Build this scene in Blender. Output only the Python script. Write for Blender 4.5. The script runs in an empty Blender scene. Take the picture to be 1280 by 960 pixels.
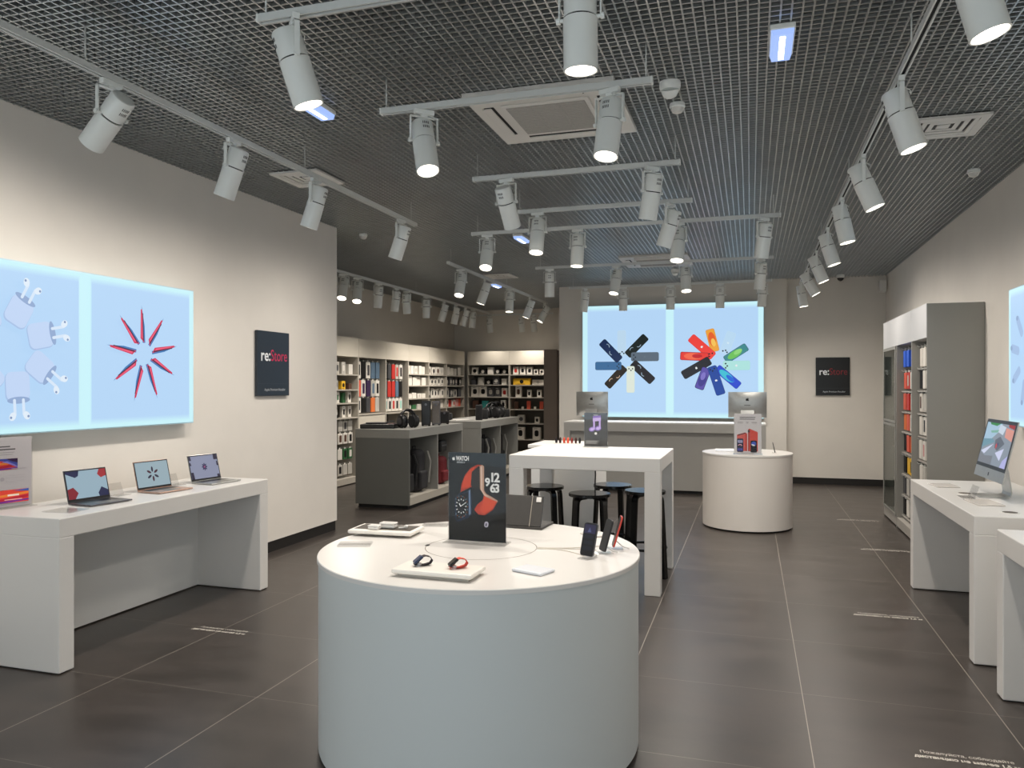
import bpy, bmesh, math, random
from mathutils import Vector, Matrix
random.seed(4)
PI = math.pi
sc = bpy.context.scene
COL = sc.collection

# ------------------------------------------------------------------ camera model (used to survey real positions)
EYE, FOC, HORIZON = 1.65, 960.0, 483.0
YAW = math.radians(17.25)
S, C = math.sin(YAW), math.cos(YAW)
ZC = 3.47                      # underside of the ceiling grid


def ray(u, v):
    a = (u - 640) / FOC
    return Vector((-S + C * a, C + S * a, -(v - HORIZON) / FOC))


def atz(u, v, z):
    d = ray(u, v)
    t = (z - EYE) / d.z
    return Vector((d.x * t, d.y * t, z))


def atx(u, v, x):
    d = ray(u, v)
    t = x / d.x
    return Vector((x, d.y * t, EYE + d.z * t))


def aty(u, v, y):
    d = ray(u, v)
    t = y / d.y
    return Vector((d.x * t, y, EYE + d.z * t))


# ------------------------------------------------------------------ materials
def lin(c):
    return c / 12.92 if c <= 0.04045 else ((c + 0.055) / 1.055) ** 2.4


def rgb(h):
    if isinstance(h, (tuple, list)):
        return tuple(h[:3])
    h = h.lstrip('#')
    return tuple(lin(int(h[i:i + 2], 16) / 255) for i in (0, 2, 4))


MATS = {}


def mat(name, col, rough=.5, metal=0.0, spec=.5, emit=0.0, noise=0.0, nscale=8.0, coat=0.0):
    if name in MATS:
        return MATS[name]
    m = bpy.data.materials.new(name)
    m.use_nodes = True
    nt = m.node_tree
    b = nt.nodes['Principled BSDF']
    c = rgb(col)
    b.inputs['Base Color'].default_value = (*c, 1)
    b.inputs['Roughness'].default_value = rough
    b.inputs['Metallic'].default_value = metal
    b.inputs['Specular IOR Level'].default_value = spec
    b.inputs['Coat Weight'].default_value = coat
    if emit:
        b.inputs['Emission Color'].default_value = (*c, 1)
        b.inputs['Emission Strength'].default_value = emit
        b.inputs['Base Color'].default_value = (.02, .02, .02, 1)
    if noise:
        tc = nt.nodes.new('ShaderNodeTexCoord')
        n = nt.nodes.new('ShaderNodeTexNoise')
        n.inputs['Scale'].default_value = nscale
        n.inputs['Detail'].default_value = 5
        r = nt.nodes.new('ShaderNodeValToRGB')
        r.color_ramp.elements[0].position = .3
        r.color_ramp.elements[1].position = .7
        r.color_ramp.elements[0].color = (*[x * (1 - noise) for x in c], 1)
        r.color_ramp.elements[1].color = (*[min(1, x * (1 + noise)) for x in c], 1)
        nt.links.new(tc.outputs['Object'], n.inputs['Vector'])
        nt.links.new(n.outputs['Fac'], r.inputs['Fac'])
        nt.links.new(r.outputs['Color'], b.inputs['Base Color'])
    MATS[name] = m
    return m


def cmat(h, rough=.5, emit=0.0):
    return mat('ink_%s_%s' % (h.lstrip('#'), 'glow%.2f' % emit if emit else 'r%.2f' % rough), h, rough, spec=.2, emit=emit)


def glass(name, tint=(1, 1, 1), strength=1.0, clear=.9):
    if name in MATS:
        return MATS[name]
    m = bpy.data.materials.new(name)
    m.use_nodes = True
    nt = m.node_tree
    nt.nodes.clear()
    out = nt.nodes.new('ShaderNodeOutputMaterial')
    tr = nt.nodes.new('ShaderNodeBsdfTransparent')
    tr.inputs['Color'].default_value = (*[t * clear for t in tint], 1)
    gl = nt.nodes.new('ShaderNodeBsdfGlossy')
    gl.inputs['Roughness'].default_value = .04
    lw = nt.nodes.new('ShaderNodeLayerWeight')
    lw.inputs['Blend'].default_value = .5
    pw = nt.nodes.new('ShaderNodeMath')
    pw.operation = 'POWER'
    nt.links.new(lw.outputs['Facing'], pw.inputs[0])
    pw.inputs[1].default_value = 4.0
    fr = nt.nodes.new('ShaderNodeMapRange')
    fr.inputs['To Min'].default_value = .012
    fr.inputs['To Max'].default_value = .6
    nt.links.new(pw.outputs[0], fr.inputs['Value'])
    mx = nt.nodes.new('ShaderNodeMixShader')
    nt.links.new(fr.outputs[0], mx.inputs[0])
    nt.links.new(tr.outputs[0], mx.inputs[1])
    nt.links.new(gl.outputs[0], mx.inputs[2])
    nt.links.new(mx.outputs[0], out.inputs[0])
    MATS[name] = m
    return m


WALLW = mat('wall_paint_warm_white', '#e3ded7', .85, spec=.2, noise=.02, nscale=3)
WALLB = mat('wall_paint_grey_white', '#dcd7cf', .85, spec=.2, noise=.02, nscale=3)
DARKBASE = mat('black_skirting', '#1d1a18', .5)
WHITE = mat('white_lacquer', '#dddad6', .28, spec=.45, noise=.01, nscale=2)
WHITEM = mat('white_satin_panel', '#dfdfdd', .45, noise=.01, nscale=2)
GREYF = mat('grey_fixture_panel', '#8b8a85', .5, noise=.02, nscale=3)
GREYD = mat('dark_grey_fixture_panel', '#5f605c', .5, noise=.03, nscale=3)
DESKG = mat('grey_desk_panel', '#a9a7a2', .5, noise=.02, nscale=3)
SHELFW = mat('cream_shelf_panel', '#d2cbbd', .5, noise=.015, nscale=3)
SHELFG = mat('greige_shelf_board', '#b3ada2', .5, noise=.02, nscale=4)
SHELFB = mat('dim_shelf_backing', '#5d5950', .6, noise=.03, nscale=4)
BROWN = mat('brown_end_panel', '#8d8076', .55, noise=.05, nscale=3)
BLACK = mat('black_plastic', '#141416', .35)
BLACKW = mat('black_lacquered_wood', '#09090a', .22, spec=.5, noise=.1, nscale=20)
RUBBER = mat('matte_black_fabric', '#1b1b1d', .8, noise=.15, nscale=40)
ALU = mat('brushed_aluminium', '#b9bab8', .35, metal=.85, noise=.04, nscale=30)
ALUD = mat('space_grey_aluminium', '#6e6e72', .35, metal=.8, noise=.04, nscale=30)
ROSE = mat('gold_aluminium', '#c8a898', .35, metal=.7, noise=.04, nscale=30)
SPOTW = mat('white_lamp_enamel', '#eceeea', .3, spec=.5, noise=.01, nscale=10)
TRACKW = mat('white_track_enamel', '#d6d8d5', .4, noise=.02, nscale=10)
GAPBLACK = mat('black_gap', '#0d0d0d', .7)
GRID = mat('aluminium_grey_grid', '#bfc1c0', .36, metal=.85, spec=.5, noise=.04, nscale=5)
PLENUM = mat('black_void_soffit', '#0b0b0b', .9)
ACW = mat('white_unit_plastic', '#dad7d1', .45, noise=.01, nscale=5)
ACG = mat('grey_intake_grille', '#a7a49e', .6, noise=.05, nscale=60)
ACRYL = glass('clear_acrylic', (1, 1, 1), clear=.93)
PANE = glass('clear_cabinet_glass', (.93, .97, .95), clear=.86)
RED = mat('red_silicone', '#d2402f', .5)
BLUED = mat('navy_metal', '#1c2b48', .3)
LENS = mat('lit_lamp_lens', '#fff1df', .3, emit=9.0)
LENS.cycles.emission_sampling = 'NONE'
EMER = mat('lit_blue_white_tube', '#dfe8ff', .3, emit=7.0)
EMERB = mat('glowing_blue_diffuser', '#9db9f5', .3, emit=.95)
for _m in (EMER, EMERB):
    _m.cycles.emission_sampling = 'NONE'


def floor_material():
    m = bpy.data.materials.new('dark_stone_floor_tiles')
    m.use_nodes = True
    nt = m.node_tree
    b = nt.nodes['Principled BSDF']
    N, L = nt.nodes.new, nt.links.new
    tc = N('ShaderNodeTexCoord')
    sep = N('ShaderNodeSeparateXYZ')
    L(tc.outputs['Object'], sep.inputs[0])

    def math_(op, a, bb=None):
        n = N('ShaderNodeMath')
        n.operation = op
        for i, q in enumerate((a, bb)):
            if q is None:
                continue
            if isinstance(q, (int, float)):
                n.inputs[i].default_value = q
            else:
                L(q, n.inputs[i])
        return n.outputs[0]

    def joint(o, off, pitch, w):
        f = math_('DIVIDE', math_('SUBTRACT', o, off), pitch)
        fr = math_('FRACT', f)
        d = math_('MINIMUM', fr, math_('SUBTRACT', 1.0, fr))
        return math_('LESS_THAN', d, w / pitch), math_('FLOOR', f)
    jx, ix = joint(sep.outputs[0], .265, .922, .0022)
    jy, iy = joint(sep.outputs[1], 3.49, .91, .0016)
    j = math_('MAXIMUM', jx, math_('MULTIPLY', jy, .55))
    comb = N('ShaderNodeCombineXYZ')
    L(ix, comb.inputs[0])
    L(iy, comb.inputs[1])
    wn = N('ShaderNodeTexWhiteNoise')
    L(comb.outputs[0], wn.inputs['Vector'])
    mp = N('ShaderNodeMapping')
    mp.inputs['Scale'].default_value = (1.6, 3.2, 1)
    L(tc.outputs['Object'], mp.inputs['Vector'])
    add = N('ShaderNodeVectorMath')
    add.operation = 'ADD'
    L(mp.outputs[0], add.inputs[0])
    L(wn.outputs['Color'], add.inputs[1])
    n1 = N('ShaderNodeTexNoise')
    n1.inputs['Scale'].default_value = 1.5
    n1.inputs['Detail'].default_value = 8
    n1.inputs['Roughness'].default_value = .6
    L(add.outputs[0], n1.inputs['Vector'])
    r = N('ShaderNodeValToRGB')
    r.color_ramp.elements[0].position = .3
    r.color_ramp.elements[0].color = (*rgb('#38332f'), 1)
    r.color_ramp.elements[1].position = .72
    r.color_ramp.elements[1].color = (*rgb('#4a433f'), 1)
    L(n1.outputs['Fac'], r.inputs['Fac'])
    mx = N('ShaderNodeMix')
    mx.data_type = 'RGBA'
    L(j, mx.inputs[0])
    L(r.outputs[0], mx.inputs[6])
    mx.inputs[7].default_value = (*rgb('#958d83'), 1)
    L(mx.outputs[2], b.inputs['Base Color'])
    rr = N('ShaderNodeMapRange')
    rr.inputs['To Min'].default_value = .26
    rr.inputs['To Max'].default_value = .42
    L(n1.outputs['Fac'], rr.inputs['Value'])
    L(rr.outputs[0], b.inputs['Roughness'])
    b.inputs['Specular IOR Level'].default_value = .5
    return m


FLOOR = floor_material()


# ------------------------------------------------------------------ mesh builder
class MB:
    def __init__(s):
        s.v, s.f, s.m, s.sm = [], [], [], []

    def face(s, pts, mi=0, smooth=False):
        n = len(s.v)
        s.v += [tuple(p) for p in pts]
        s.f.append(tuple(range(n, n + len(pts))))
        s.m.append(mi)
        s.sm.append(smooth)

    def raw(s, vs, fs, mi=0, smooth=False):
        n = len(s.v)
        s.v += [tuple(p) for p in vs]
        for f in fs:
            s.f.append(tuple(i + n for i in f))
            s.m.append(mi)
            s.sm.append(smooth)

    def box(s, x0, x1, y0, y1, z0, z1, mi=0):
        x0, x1 = min(x0, x1), max(x0, x1)
        y0, y1 = min(y0, y1), max(y0, y1)
        z0, z1 = min(z0, z1), max(z0, z1)
        vs = [(x0, y0, z0), (x1, y0, z0), (x1, y1, z0), (x0, y1, z0), (x0, y0, z1), (x1, y0, z1), (x1, y1, z1), (x0, y1, z1)]
        s.raw(vs, [(0, 3, 2, 1), (4, 5, 6, 7), (0, 1, 5, 4), (1, 2, 6, 5), (2, 3, 7, 6), (3, 0, 4, 7)], mi)
        return s

    def rbox(s, x0, x1, y0, y1, z0, z1, r=.004, mi=0, seg=2):
        bm = bmesh.new()
        bmesh.ops.create_cube(bm, size=1)
        for v in bm.verts:
            v.co = Vector(((x0 + x1) / 2 + v.co.x * (x1 - x0), (y0 + y1) / 2 + v.co.y * (y1 - y0), (z0 + z1) / 2 + v.co.z * (z1 - z0)))
        bmesh.ops.bevel(bm, geom=bm.edges[:], offset=min(r, abs(x1 - x0) * .45, abs(y1 - y0) * .45, abs(z1 - z0) * .45), segments=seg, affect='EDGES', profile=.5)
        bm.verts.index_update()
        s.raw([v.co[:] for v in bm.verts], [tuple(v.index for v in f.verts) for f in bm.faces], mi)
        bm.free()
        return s

    def prism(s, pts, z0, z1, mi=0, M=None, smooth=False):
        n = len(pts)
        vs = [(p[0], p[1], z0) for p in pts] + [(p[0], p[1], z1) for p in pts]
        if M is not None:
            vs = [tuple(M @ Vector(q)) for q in vs]
        s.raw(vs, [tuple(reversed(range(n))), tuple(range(n, 2 * n))], mi)
        b = len(s.v) - 2 * n
        for i in range(n):
            j = (i + 1) % n
            s.f.append((b + i, b + j, b + n + j, b + n + i))
            s.m.append(mi)
            s.sm.append(smooth)
        return s

    def lathe(s, prof, n=32, mi=0, M=None, smooth=True, caps=True):
        vs = []
        for r, z in prof:
            for k in range(n):
                a = 2 * PI * k / n
                vs.append((r * math.cos(a), r * math.sin(a), z))
        if M is not None:
            vs = [tuple(M @ Vector(q)) for q in vs]
        b = len(s.v)
        s.v += vs
        for i in range(len(prof) - 1):
            for k in range(n):
                k2 = (k + 1) % n
                s.f.append((b + i * n + k, b + i * n + k2, b + (i + 1) * n + k2, b + (i + 1) * n + k))
                s.m.append(mi)
                s.sm.append(smooth)
        if caps:
            s.f.append(tuple(b + k for k in reversed(range(n))))
            s.m.append(mi)
            s.sm.append(False)
            s.f.append(tuple(b + (len(prof) - 1) * n + k for k in range(n)))
            s.m.append(mi)
            s.sm.append(False)
        return s

    def cyl(s, r, z0, z1, n=24, mi=0, M=None):
        return s.lathe([(r, z0), (r, z1)], n, mi, M)

    def tube(s, pts, r, n=8, mi=0, closed=False):
        pts = [Vector(p) for p in pts]
        rings = []
        up = None
        for i, p in enumerate(pts):
            if closed:
                d = pts[(i + 1) % len(pts)] - pts[i - 1]
            else:
                d = pts[min(i + 1, len(pts) - 1)] - pts[max(i - 1, 0)]
            d.normalize()
            if up is None:
                up = Vector((0, 0, 1)) if abs(d.z) < .9 else Vector((1, 0, 0))
            a = d.cross(up).normalized()
            up = a.cross(d).normalized()
            rr = r[i] if isinstance(r, (list, tuple)) else r
            rings.append([p + a * rr * math.cos(2 * PI * k / n) + up * rr * math.sin(2 * PI * k / n) for k in range(n)])
        b = len(s.v)
        for rg in rings:
            s.v += [tuple(q) for q in rg]
        m = len(pts)
        for i in range(m if closed else m - 1):
            i2 = (i + 1) % m
            for k in range(n):
                k2 = (k + 1) % n
                s.f.append((b + i * n + k, b + i * n + k2, b + i2 * n + k2, b + i2 * n + k))
                s.m.append(mi)
                s.sm.append(True)
        if not closed:
            s.f.append(tuple(b + k for k in reversed(range(n))))
            s.f.append(tuple(b + (m - 1) * n + k for k in range(n)))
            s.m += [mi, mi]
            s.sm += [False, False]
        return s

    def xf(s, M):
        s.v = [tuple(M @ Vector(p)) for p in s.v]
        return s

    def mesh(s, name, mats):
        me = bpy.data.meshes.new(name)
        me.from_pydata(s.v, [], s.f)
        for m in (mats if isinstance(mats, (list, tuple)) else [mats]):
            me.materials.append(m)
        me.polygons.foreach_set('material_index', s.m)
        me.polygons.foreach_set('use_smooth', s.sm)
        bm = bmesh.new()
        bm.from_mesh(me)
        bmesh.ops.recalc_face_normals(bm, faces=bm.faces[:])
        bm.to_mesh(me)
        bm.free()
        if any(s.sm):
            me.set_sharp_from_angle(angle=.6)
            me.polygons.foreach_set('use_smooth', s.sm)
        me.update()
        return me

    def build(s, name, mats, parent=None, loc=(0, 0, 0)):
        return link(name, s.mesh(name, mats), parent, loc)


def link(name, me, parent=None, loc=(0, 0, 0), rot=(0, 0, 0)):
    o = bpy.data.objects.new(name, me)
    o.location = loc
    o.rotation_euler = rot
    COL.objects.link(o)
    if parent:
        o.parent = parent
    return o


def tag(o, label, cat, group=None, kind=None):
    if label:
        o['label'] = label
    if cat:
        o['category'] = cat
    if group:
        o['group'] = group
    if kind:
        o['kind'] = kind
    return o


def thing(name, label, cat, loc=(0, 0, 0), rz=0.0, group=None):
    o = bpy.data.objects.new(name, None)
    o.empty_display_size = .1
    o.location = loc
    o.rotation_euler = (0, 0, rz)
    COL.objects.link(o)
    return tag(o, label, cat, group)


def struct(name, mb, m):
    o = mb.build(name, m)
    o['kind'] = 'structure'
    return o


def copy_tree(o, parent=None):
    c = o.copy()
    COL.objects.link(c)
    if parent:
        c.parent = parent
    for ch in [x for x in bpy.data.objects if x.parent == o]:
        copy_tree(ch, c)
    return c


TEXTS = {}


def text_mesh(txt, size, m, bold=0.0, align='LEFT', spacing=1.0):
    cu = bpy.data.curves.new('lettering', 'FONT')
    cu.body = txt
    cu.size = size
    cu.offset = bold
    cu.align_x = align
    cu.space_character = spacing
    cu.resolution_u = 3
    o = bpy.data.objects.new('lettering', cu)
    COL.objects.link(o)
    dg = bpy.context.evaluated_depsgraph_get()
    me = bpy.data.meshes.new_from_object(o.evaluated_get(dg))
    bpy.data.objects.remove(o)
    bpy.data.curves.remove(cu)
    me.materials.clear()
    me.materials.append(m)
    me.name = 'lettering'
    return me


def frame(o, right, up):
    r, u = Vector(right).normalized(), Vector(up).normalized()
    n = r.cross(u)
    M = Matrix((r, u, n)).transposed().to_4x4()
    M.translation = Vector(o)
    return M


def put_text(txt, size, m, M, parent, name='lettering', fit=None, **k):
    """letters laid on the plane of M (x right, y up), fitted to a width if asked"""
    me = text_mesh(txt, size, m, **k)
    if fit:
        xs = [v.co.x for v in me.vertices]
        f = fit / (max(xs) - min(xs))
        for v in me.vertices:
            v.co.x *= f
    me.transform(M)
    return link(name, me, parent)


class Art:
    """flat print: coloured polygons stacked a fraction of a millimetre apart, one mesh"""
    def __init__(s, step=.0004, emit=0.0):
        s.p, s.step, s.emit, s.mats = MB(), step, emit, []
        s.lay = 0

    def mi(s, col, e=None):
        m = cmat(col, .45, s.emit if e is None else e)
        if m not in s.mats:
            s.mats.append(m)
        return s.mats.index(m)

    def poly(s, pts, col, e=None):
        s.lay += 1
        s.p.face([(x, y, s.lay * s.step) for x, y in pts], s.mi(col, e))

    def rect(s, x0, y0, x1, y1, col, e=None):
        s.poly([(x0, y0), (x1, y0), (x1, y1), (x0, y1)], col, e)

    def rrect(s, cx, cy, w, h, ang, r, col, e=None):
        s.poly(rrpts(cx, cy, w, h, ang, r), col, e)

    def ell(s, cx, cy, rx, ry, col, a0=0, a1=360, n=28, ang=0, e=None):
        ca, sa = math.cos(math.radians(ang)), math.sin(math.radians(ang))
        pts = []
        for k in range(n + (0 if a1 - a0 >= 360 else 1)):
            t = math.radians(a0 + (a1 - a0) * k / n)
            x, y = rx * math.cos(t), ry * math.sin(t)
            pts.append((cx + x * ca - y * sa, cy + x * sa + y * ca))
        s.poly(pts, col, e)

    def arc(s, cx, cy, r, w, a0, a1, col, n=20, e=None, sy=1.0):
        o, i = [], []
        for k in range(n + 1):
            t = math.radians(a0 + (a1 - a0) * k / n)
            o.append((cx + (r + w / 2) * math.cos(t), cy + (r + w / 2) * math.sin(t) * sy))
            i.append((cx + (r - w / 2) * math.cos(t), cy + (r - w / 2) * math.sin(t) * sy))
        s.lay += 1
        z = s.lay * s.step
        for k in range(n):
            s.p.face([(*o[k], z), (*o[k + 1], z), (*i[k + 1], z), (*i[k], z)], s.mi(col, e))

    def build(s, name, parent, M):
        s.p.xf(M)
        me = bpy.data.meshes.new(name)
        me.from_pydata(s.p.v, [], s.p.f)
        for m in s.mats:
            me.materials.append(m)
        me.polygons.foreach_set('material_index', s.p.m)
        me.update()
        return link(name, me, parent)


def rrpts(cx, cy, w, h, ang, r, n=4):
    pts = []
    ca, sa = math.cos(math.radians(ang)), math.sin(math.radians(ang))
    r = min(r, w / 2, h / 2)
    for qx, qy, st in ((1, 1, 0), (-1, 1, 90), (-1, -1, 180), (1, -1, 270)):
        for k in range(n + 1):
            t = math.radians(st + 90 * k / n)
            x = qx * (w / 2 - r) + r * math.cos(t)
            y = qy * (h / 2 - r) + r * math.sin(t)
            pts.append((cx + x * ca - y * sa, cy + x * sa + y * ca))
    return pts


FRUIT = [(0, .29), (.10, .34), (.22, .36), (.33, .31), (.40, .24), (.31, .14), (.28, .02), (.32, -.10), (.42, -.18), (.36, -.32), (.26, -.45), (.15, -.5),
         (.0, -.46), (-.15, -.5), (-.26, -.45), (-.37, -.28), (-.42, -.08), (-.41, .12), (-.34, .27), (-.22, .35), (-.10, .34)]
LEAF = [(0, .38), (.02, .48), (.1, .57), (.19, .6), (.18, .5), (.1, .41)]


def fruit(art, cx, cy, s_, col, ang=0):
    ca, sa = math.cos(math.radians(ang)), math.sin(math.radians(ang))
    for P in (FRUIT, LEAF):
        art.poly([(cx + s_ * (x * ca - y * sa), cy + s_ * (x * sa + y * ca)) for x, y in P], col)


# ================================================================== SETTING
XL, XR, XN = -4.55, 2.13, -6.87
YLW, YC, YR, YB, YF = 7.85, 13.75, 13.9, 17.4, -1.6
TOP = 4.0
struct('floor', MB().box(XN - .2, XR + .2, YF, YB + .2, -.12, 0), FLOOR)
struct('ceiling', MB().box(XN - .2, XR + .2, YF, YB + .2, TOP, TOP + .1), PLENUM)
struct('wall_left', MB().box(XL - .2, XL, YF, YLW, .11, TOP), WALLW)
struct('baseboard_left', MB().box(XL - .19, XL - .012, YF, YLW - .012, 0, .11), DARKBASE)
struct('wall_nook_return', MB().box(XN - .2, XL - .2, YLW - .2, YLW, 0, TOP), WALLW)
struct('wall_nook_left', MB().box(XN - .2, XN, YLW, YB + .2, 0, TOP), WALLB)
struct('wall_back', MB().box(XN, -3.2, YB, YB + .2, 0, TOP), WALLB)
struct('trim_1', MB().box(-4.40, -3.52, YB - .09, YB, 0, TOP), WALLB)
struct('wall_center', MB().box(-3.36, .58, YC, YC + .3, 0, TOP), WALLB)
struct('wall_center_return', MB().box(-3.36, -3.2, YC + .3, YB, 0, TOP), WALLB)
struct('unseen_light_header', MB().box(XL, XR, YF - .2, YF, 2.55, TOP), WALLW)  # unseen header behind the camera, added to keep entrance light off the grid
struct('wall_recess', MB().box(.58, XR, YR, YR + .2, .11, TOP), WALLB)
struct('baseboard_recess', MB().box(.58, XR, YR + .012, YR + .19, 0, .11), DARKBASE)
struct('wall_right', MB().box(XR, XR + .2, YF, YR + .2, .11, TOP), WALLW)
struct('baseboard_right', MB().box(XR + .012, XR + .19, YF, YR + .19, 0, .11), DARKBASE)
# open-cell ceiling grid
g = MB()
p, w, h = .0508, .0085, .035
k = 0
x = XN + p
while x < XR:
    if x < XL:
        y0, y1 = YLW, YB
    elif x < -3.36:
        y0, y1 = YF, YB
    elif x < .58:
        y0, y1 = YF, YC
    else:
        y0, y1 = YF, YR
    g.box(x - w / 2, x + w / 2, y0, y1, ZC, ZC + h)
    x += p
y = YF + p
while y < YB:
    x0 = XL if y < YLW else XN
    x1 = XR if y < YC else -3.36
    g.box(x0, x1, y - w / 2, y + w / 2, ZC + .0006, ZC + h - .0006)
    y += p
struct('ceiling_grid', g, GRID)

# ================================================================== TRACK SPOTLIGHTS
TZ = 3.26                      # underside of the lighting tracks
R_, RF = .064, .067
mA = MB().rbox(-.016, .016, -.06, .06, -.028, 0, .004).rbox(-.012, .012, -.02, .02, -.042, -.024, .004).mesh('track_adapter', SPOTW)
yk = MB()
for sgn in (-1, 1):
    yk.box(-.011, .011, sgn * .082 - .0025, sgn * .082 + .0025, -.195, -.042)
yk.box(-.011, .011, -.0845, .0845, -.046, -.041)
mY = yk.mesh('yoke', SPOTW)
mR = MB().lathe([(.044, .128), (.058, .125), (R_, .115), (R_, .004), (.058, .004)], 36).mesh('rear_housing', SPOTW)
mG = MB().cyl(.0595, -.004, .006, 36).mesh('groove_ring', GAPBLACK)
mF = MB().lathe([(.058, -.003), (RF, -.003), (RF, -.2), (RF - .004, -.201), (RF - .007, -.199), (RF - .007, -.178), (.03, -.178)], 36).mesh('barrel', SPOTW)
mL = MB().lathe([(RF - .0075, -.1835), (RF - .0075, -.1795)], 36).mesh('lens', LENS)
vt = MB()
for az in (0, PI):
    for row in (.062, .09):
        for q in range(-2, 3):
            a = az + q * .13
            M = Matrix.Rotation(a, 4, 'Z') @ Matrix.Translation((R_ - .0008, 0, 0))
            b_ = MB().box(-.001, .0014, -.0018, .0018, row - .008, row + .008).xf(M)
            vt.raw(b_.v, b_.f)
mV = vt.mesh('vent_grille', GAPBLACK)
mK = []
for sgn in (-1, 1):
    kn = MB()
    kn.cyl(.008, -.014, .014, 12, 0, Matrix.Translation((0, sgn * .074, 0)) @ Matrix.Rotation(PI / 2, 4, 'X'))
    kn.cyl(.013, -.006, .006, 14, 0, Matrix.Translation((0, sgn * .089, 0)) @ Matrix.Rotation(PI / 2, 4, 'X'))
    mK.append(kn.mesh('pivot_knob', SPOTW))
mC = MB().tube([(.0, .03, -.03), (.03, .05, -.045), (.05, .045, -.07), (.045, .02, -.06), (.02, 0, -.05), (.01, 0, -.06)], .0022, 6).mesh('lamp_cable', SPOTW)
SPOT_E = 140.0
NSPOT = [0]


def spot(att, d, label, energy=1.0, group=None, cone=125):
    """att: point under the track; d: world direction of the beam"""
    d = Vector(d).normalized()
    hz = math.hypot(d.x, d.y)
    az = math.atan2(d.y, d.x) if hz > 1e-3 else PI / 2
    th = math.atan2(hz, -d.z)
    r = thing('track_spotlight', label, 'spotlight', (att[0], att[1], TZ), az, group)
    link('track_adapter', mA, r)
    link('yoke', mY, r)
    link('lamp_cable', mC, r)
    hd = link('barrel', mF, r, (0, 0, -.185), (0, -th, 0))
    link('rear_housing', mR, hd)
    link('groove_ring', mG, hd)
    link('vent_grille', mV, hd)
    for mk_ in mK:
        link('pivot_knob', mk_, hd)
    link('lens', mL, hd)
    ld = bpy.data.lights.new('spot_beam', 'SPOT')
    ld.energy = SPOT_E * energy
    ld.color = (1.0, .925, .83)
    ld.spot_size = math.radians(cone)
    ld.spot_blend = 1.0
    ld.shadow_soft_size = .055
    lo = bpy.data.objects.new('spot_beam', ld)
    COL.objects.link(lo)
    lo.parent = hd
    lo.location = (0, 0, -.206)
    NSPOT[0] += 1
    return r


def aim(att, lens_uv, hint):
    P = Vector((att[0], att[1], TZ - .185))
    d = ray(*lens_uv).normalized()
    O = Vector((0, 0, EYE))
    L = .2
    t0 = (P - O).dot(d)
    q = O + d * t0
    gap = (q - P).length
    if gap >= L:
        return (q - P).normalized()
    dt = math.sqrt(L * L - gap * gap)
    c = [((O + d * (t0 + s_ * dt)) - P).normalized() for s_ in (-1, 1)]
    hv = Vector(hint).normalized()
    return max(c, key=lambda z: z.dot(hv))


def track(x0, y0, x1, y1, label, rods):
    L = math.hypot(x1 - x0, y1 - y0)
    az = math.atan2(y1 - y0, x1 - x0)
    r = thing('lighting_track', label, 'track', (x0, y0, TZ), az)
    m = MB()
    m.box(0, L, -.018, .018, .012, .034)
    m.box(0, L, -.018, -.009, 0, .012).box(0, L, .009, .018, 0, .012)
    m.build('rail', TRACKW, r)
    MB().box(.01, L - .01, -.009, .009, .009, .012).build('channel', GAPBLACK, r)
    for q in (0, L):
        MB().rbox(q - .006, q + .006, -.02, .02, -.002, .036, .003).build('end_cap', SPOTW, r)
    for t in rods:
        MB().cyl(.004, .034, ZC - TZ + .02, 8, 0, Matrix.Translation((L * t, 0, 0))).build('suspension_rod', TRACKW, r)
    return r


XTL, XTR = -3.22, .752
track(XTL, .4, XTL, 7.09, 'long white lighting track running beside the white laptop wall', (.1, .4, .7, .985))
track(XTR, .4, XTR, 12.95, 'longest white lighting track, ending by the recess with the square black sign', (.1, .3, .5, .7, .9))
for y_, xa, xb, lb in ((2.92, -2.08, -.36, 'short white cross track nearest the camera, ahead of the ceiling air conditioner'),
                       (4.12, -2.09, -.5, 'short white cross track passing under the big ceiling air conditioner'),
                       (5.68, -2.08, -.49, 'short white cross track just beyond the big ceiling air conditioner'),
                       (6.87, -2.09, -.49, 'short white cross track two behind the big ceiling air conditioner'),
                       (7.71, -2.84, .27, 'wide white cross track above the high table with stools'),
                       (10.2, -2.82, .27, 'wide white cross track before the farther ceiling air conditioner'),
                       (12.42, -2.86, .31, 'white track right in front of the glowing phone picture')):
    track(xa, y_, xb, y_, lb, (.02, .98))
track(-3.8, 9.4, -3.8, 14.5, 'white track running over the grey display counters of the nook', (.02, .5, .98))
track(-5.55, 8.2, -5.55, 16.3, 'white track running along the case shelves of the nook', (.05, .5, .95))
track(-6.2, 16.6, -4.2, 16.6, 'white track along the back shelves of the nook', (.05, .95))

O_ = ('first', 'second', 'third', 'fourth', 'fifth', 'sixth', 'seventh', 'eighth', 'ninth', 'tenth')
for i, (u, tl, ty) in enumerate(((139, 50, .1), (292, 22, .0), (395, 19, .0), (501.5, 21, .05))):
    yy = atx(u, 0, XTL).y
    t = math.radians(tl)
    spot((XTL, yy), (-math.sin(t), ty, -math.cos(t)), '%s white spotlight from the near end of the laptop wall track' % O_[i], .26 if i == 0 else .40, cone=120 if i == 0 else 172)
spot((XTL, 1.3), (-.4, .1, -1), 'unseen white spotlight added for light on the laptop wall track, ahead of the others', .3, cone=172)  # extra lamp out of view, added to bring more light in
for i, (yy, tl) in enumerate(((3.07, 14.5), (4.44, 17), (5.85, 22), (7.13, 12), (8.42, 17), (9.8, 23), (11.2, 29), (12.6, 9))):
    t = math.radians(tl)
    spot((XTR, yy), (math.sin(t), -.03, -math.cos(t)), '%s white spotlight from the near end of the longest track' % O_[i], .36, cone=172)
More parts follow.
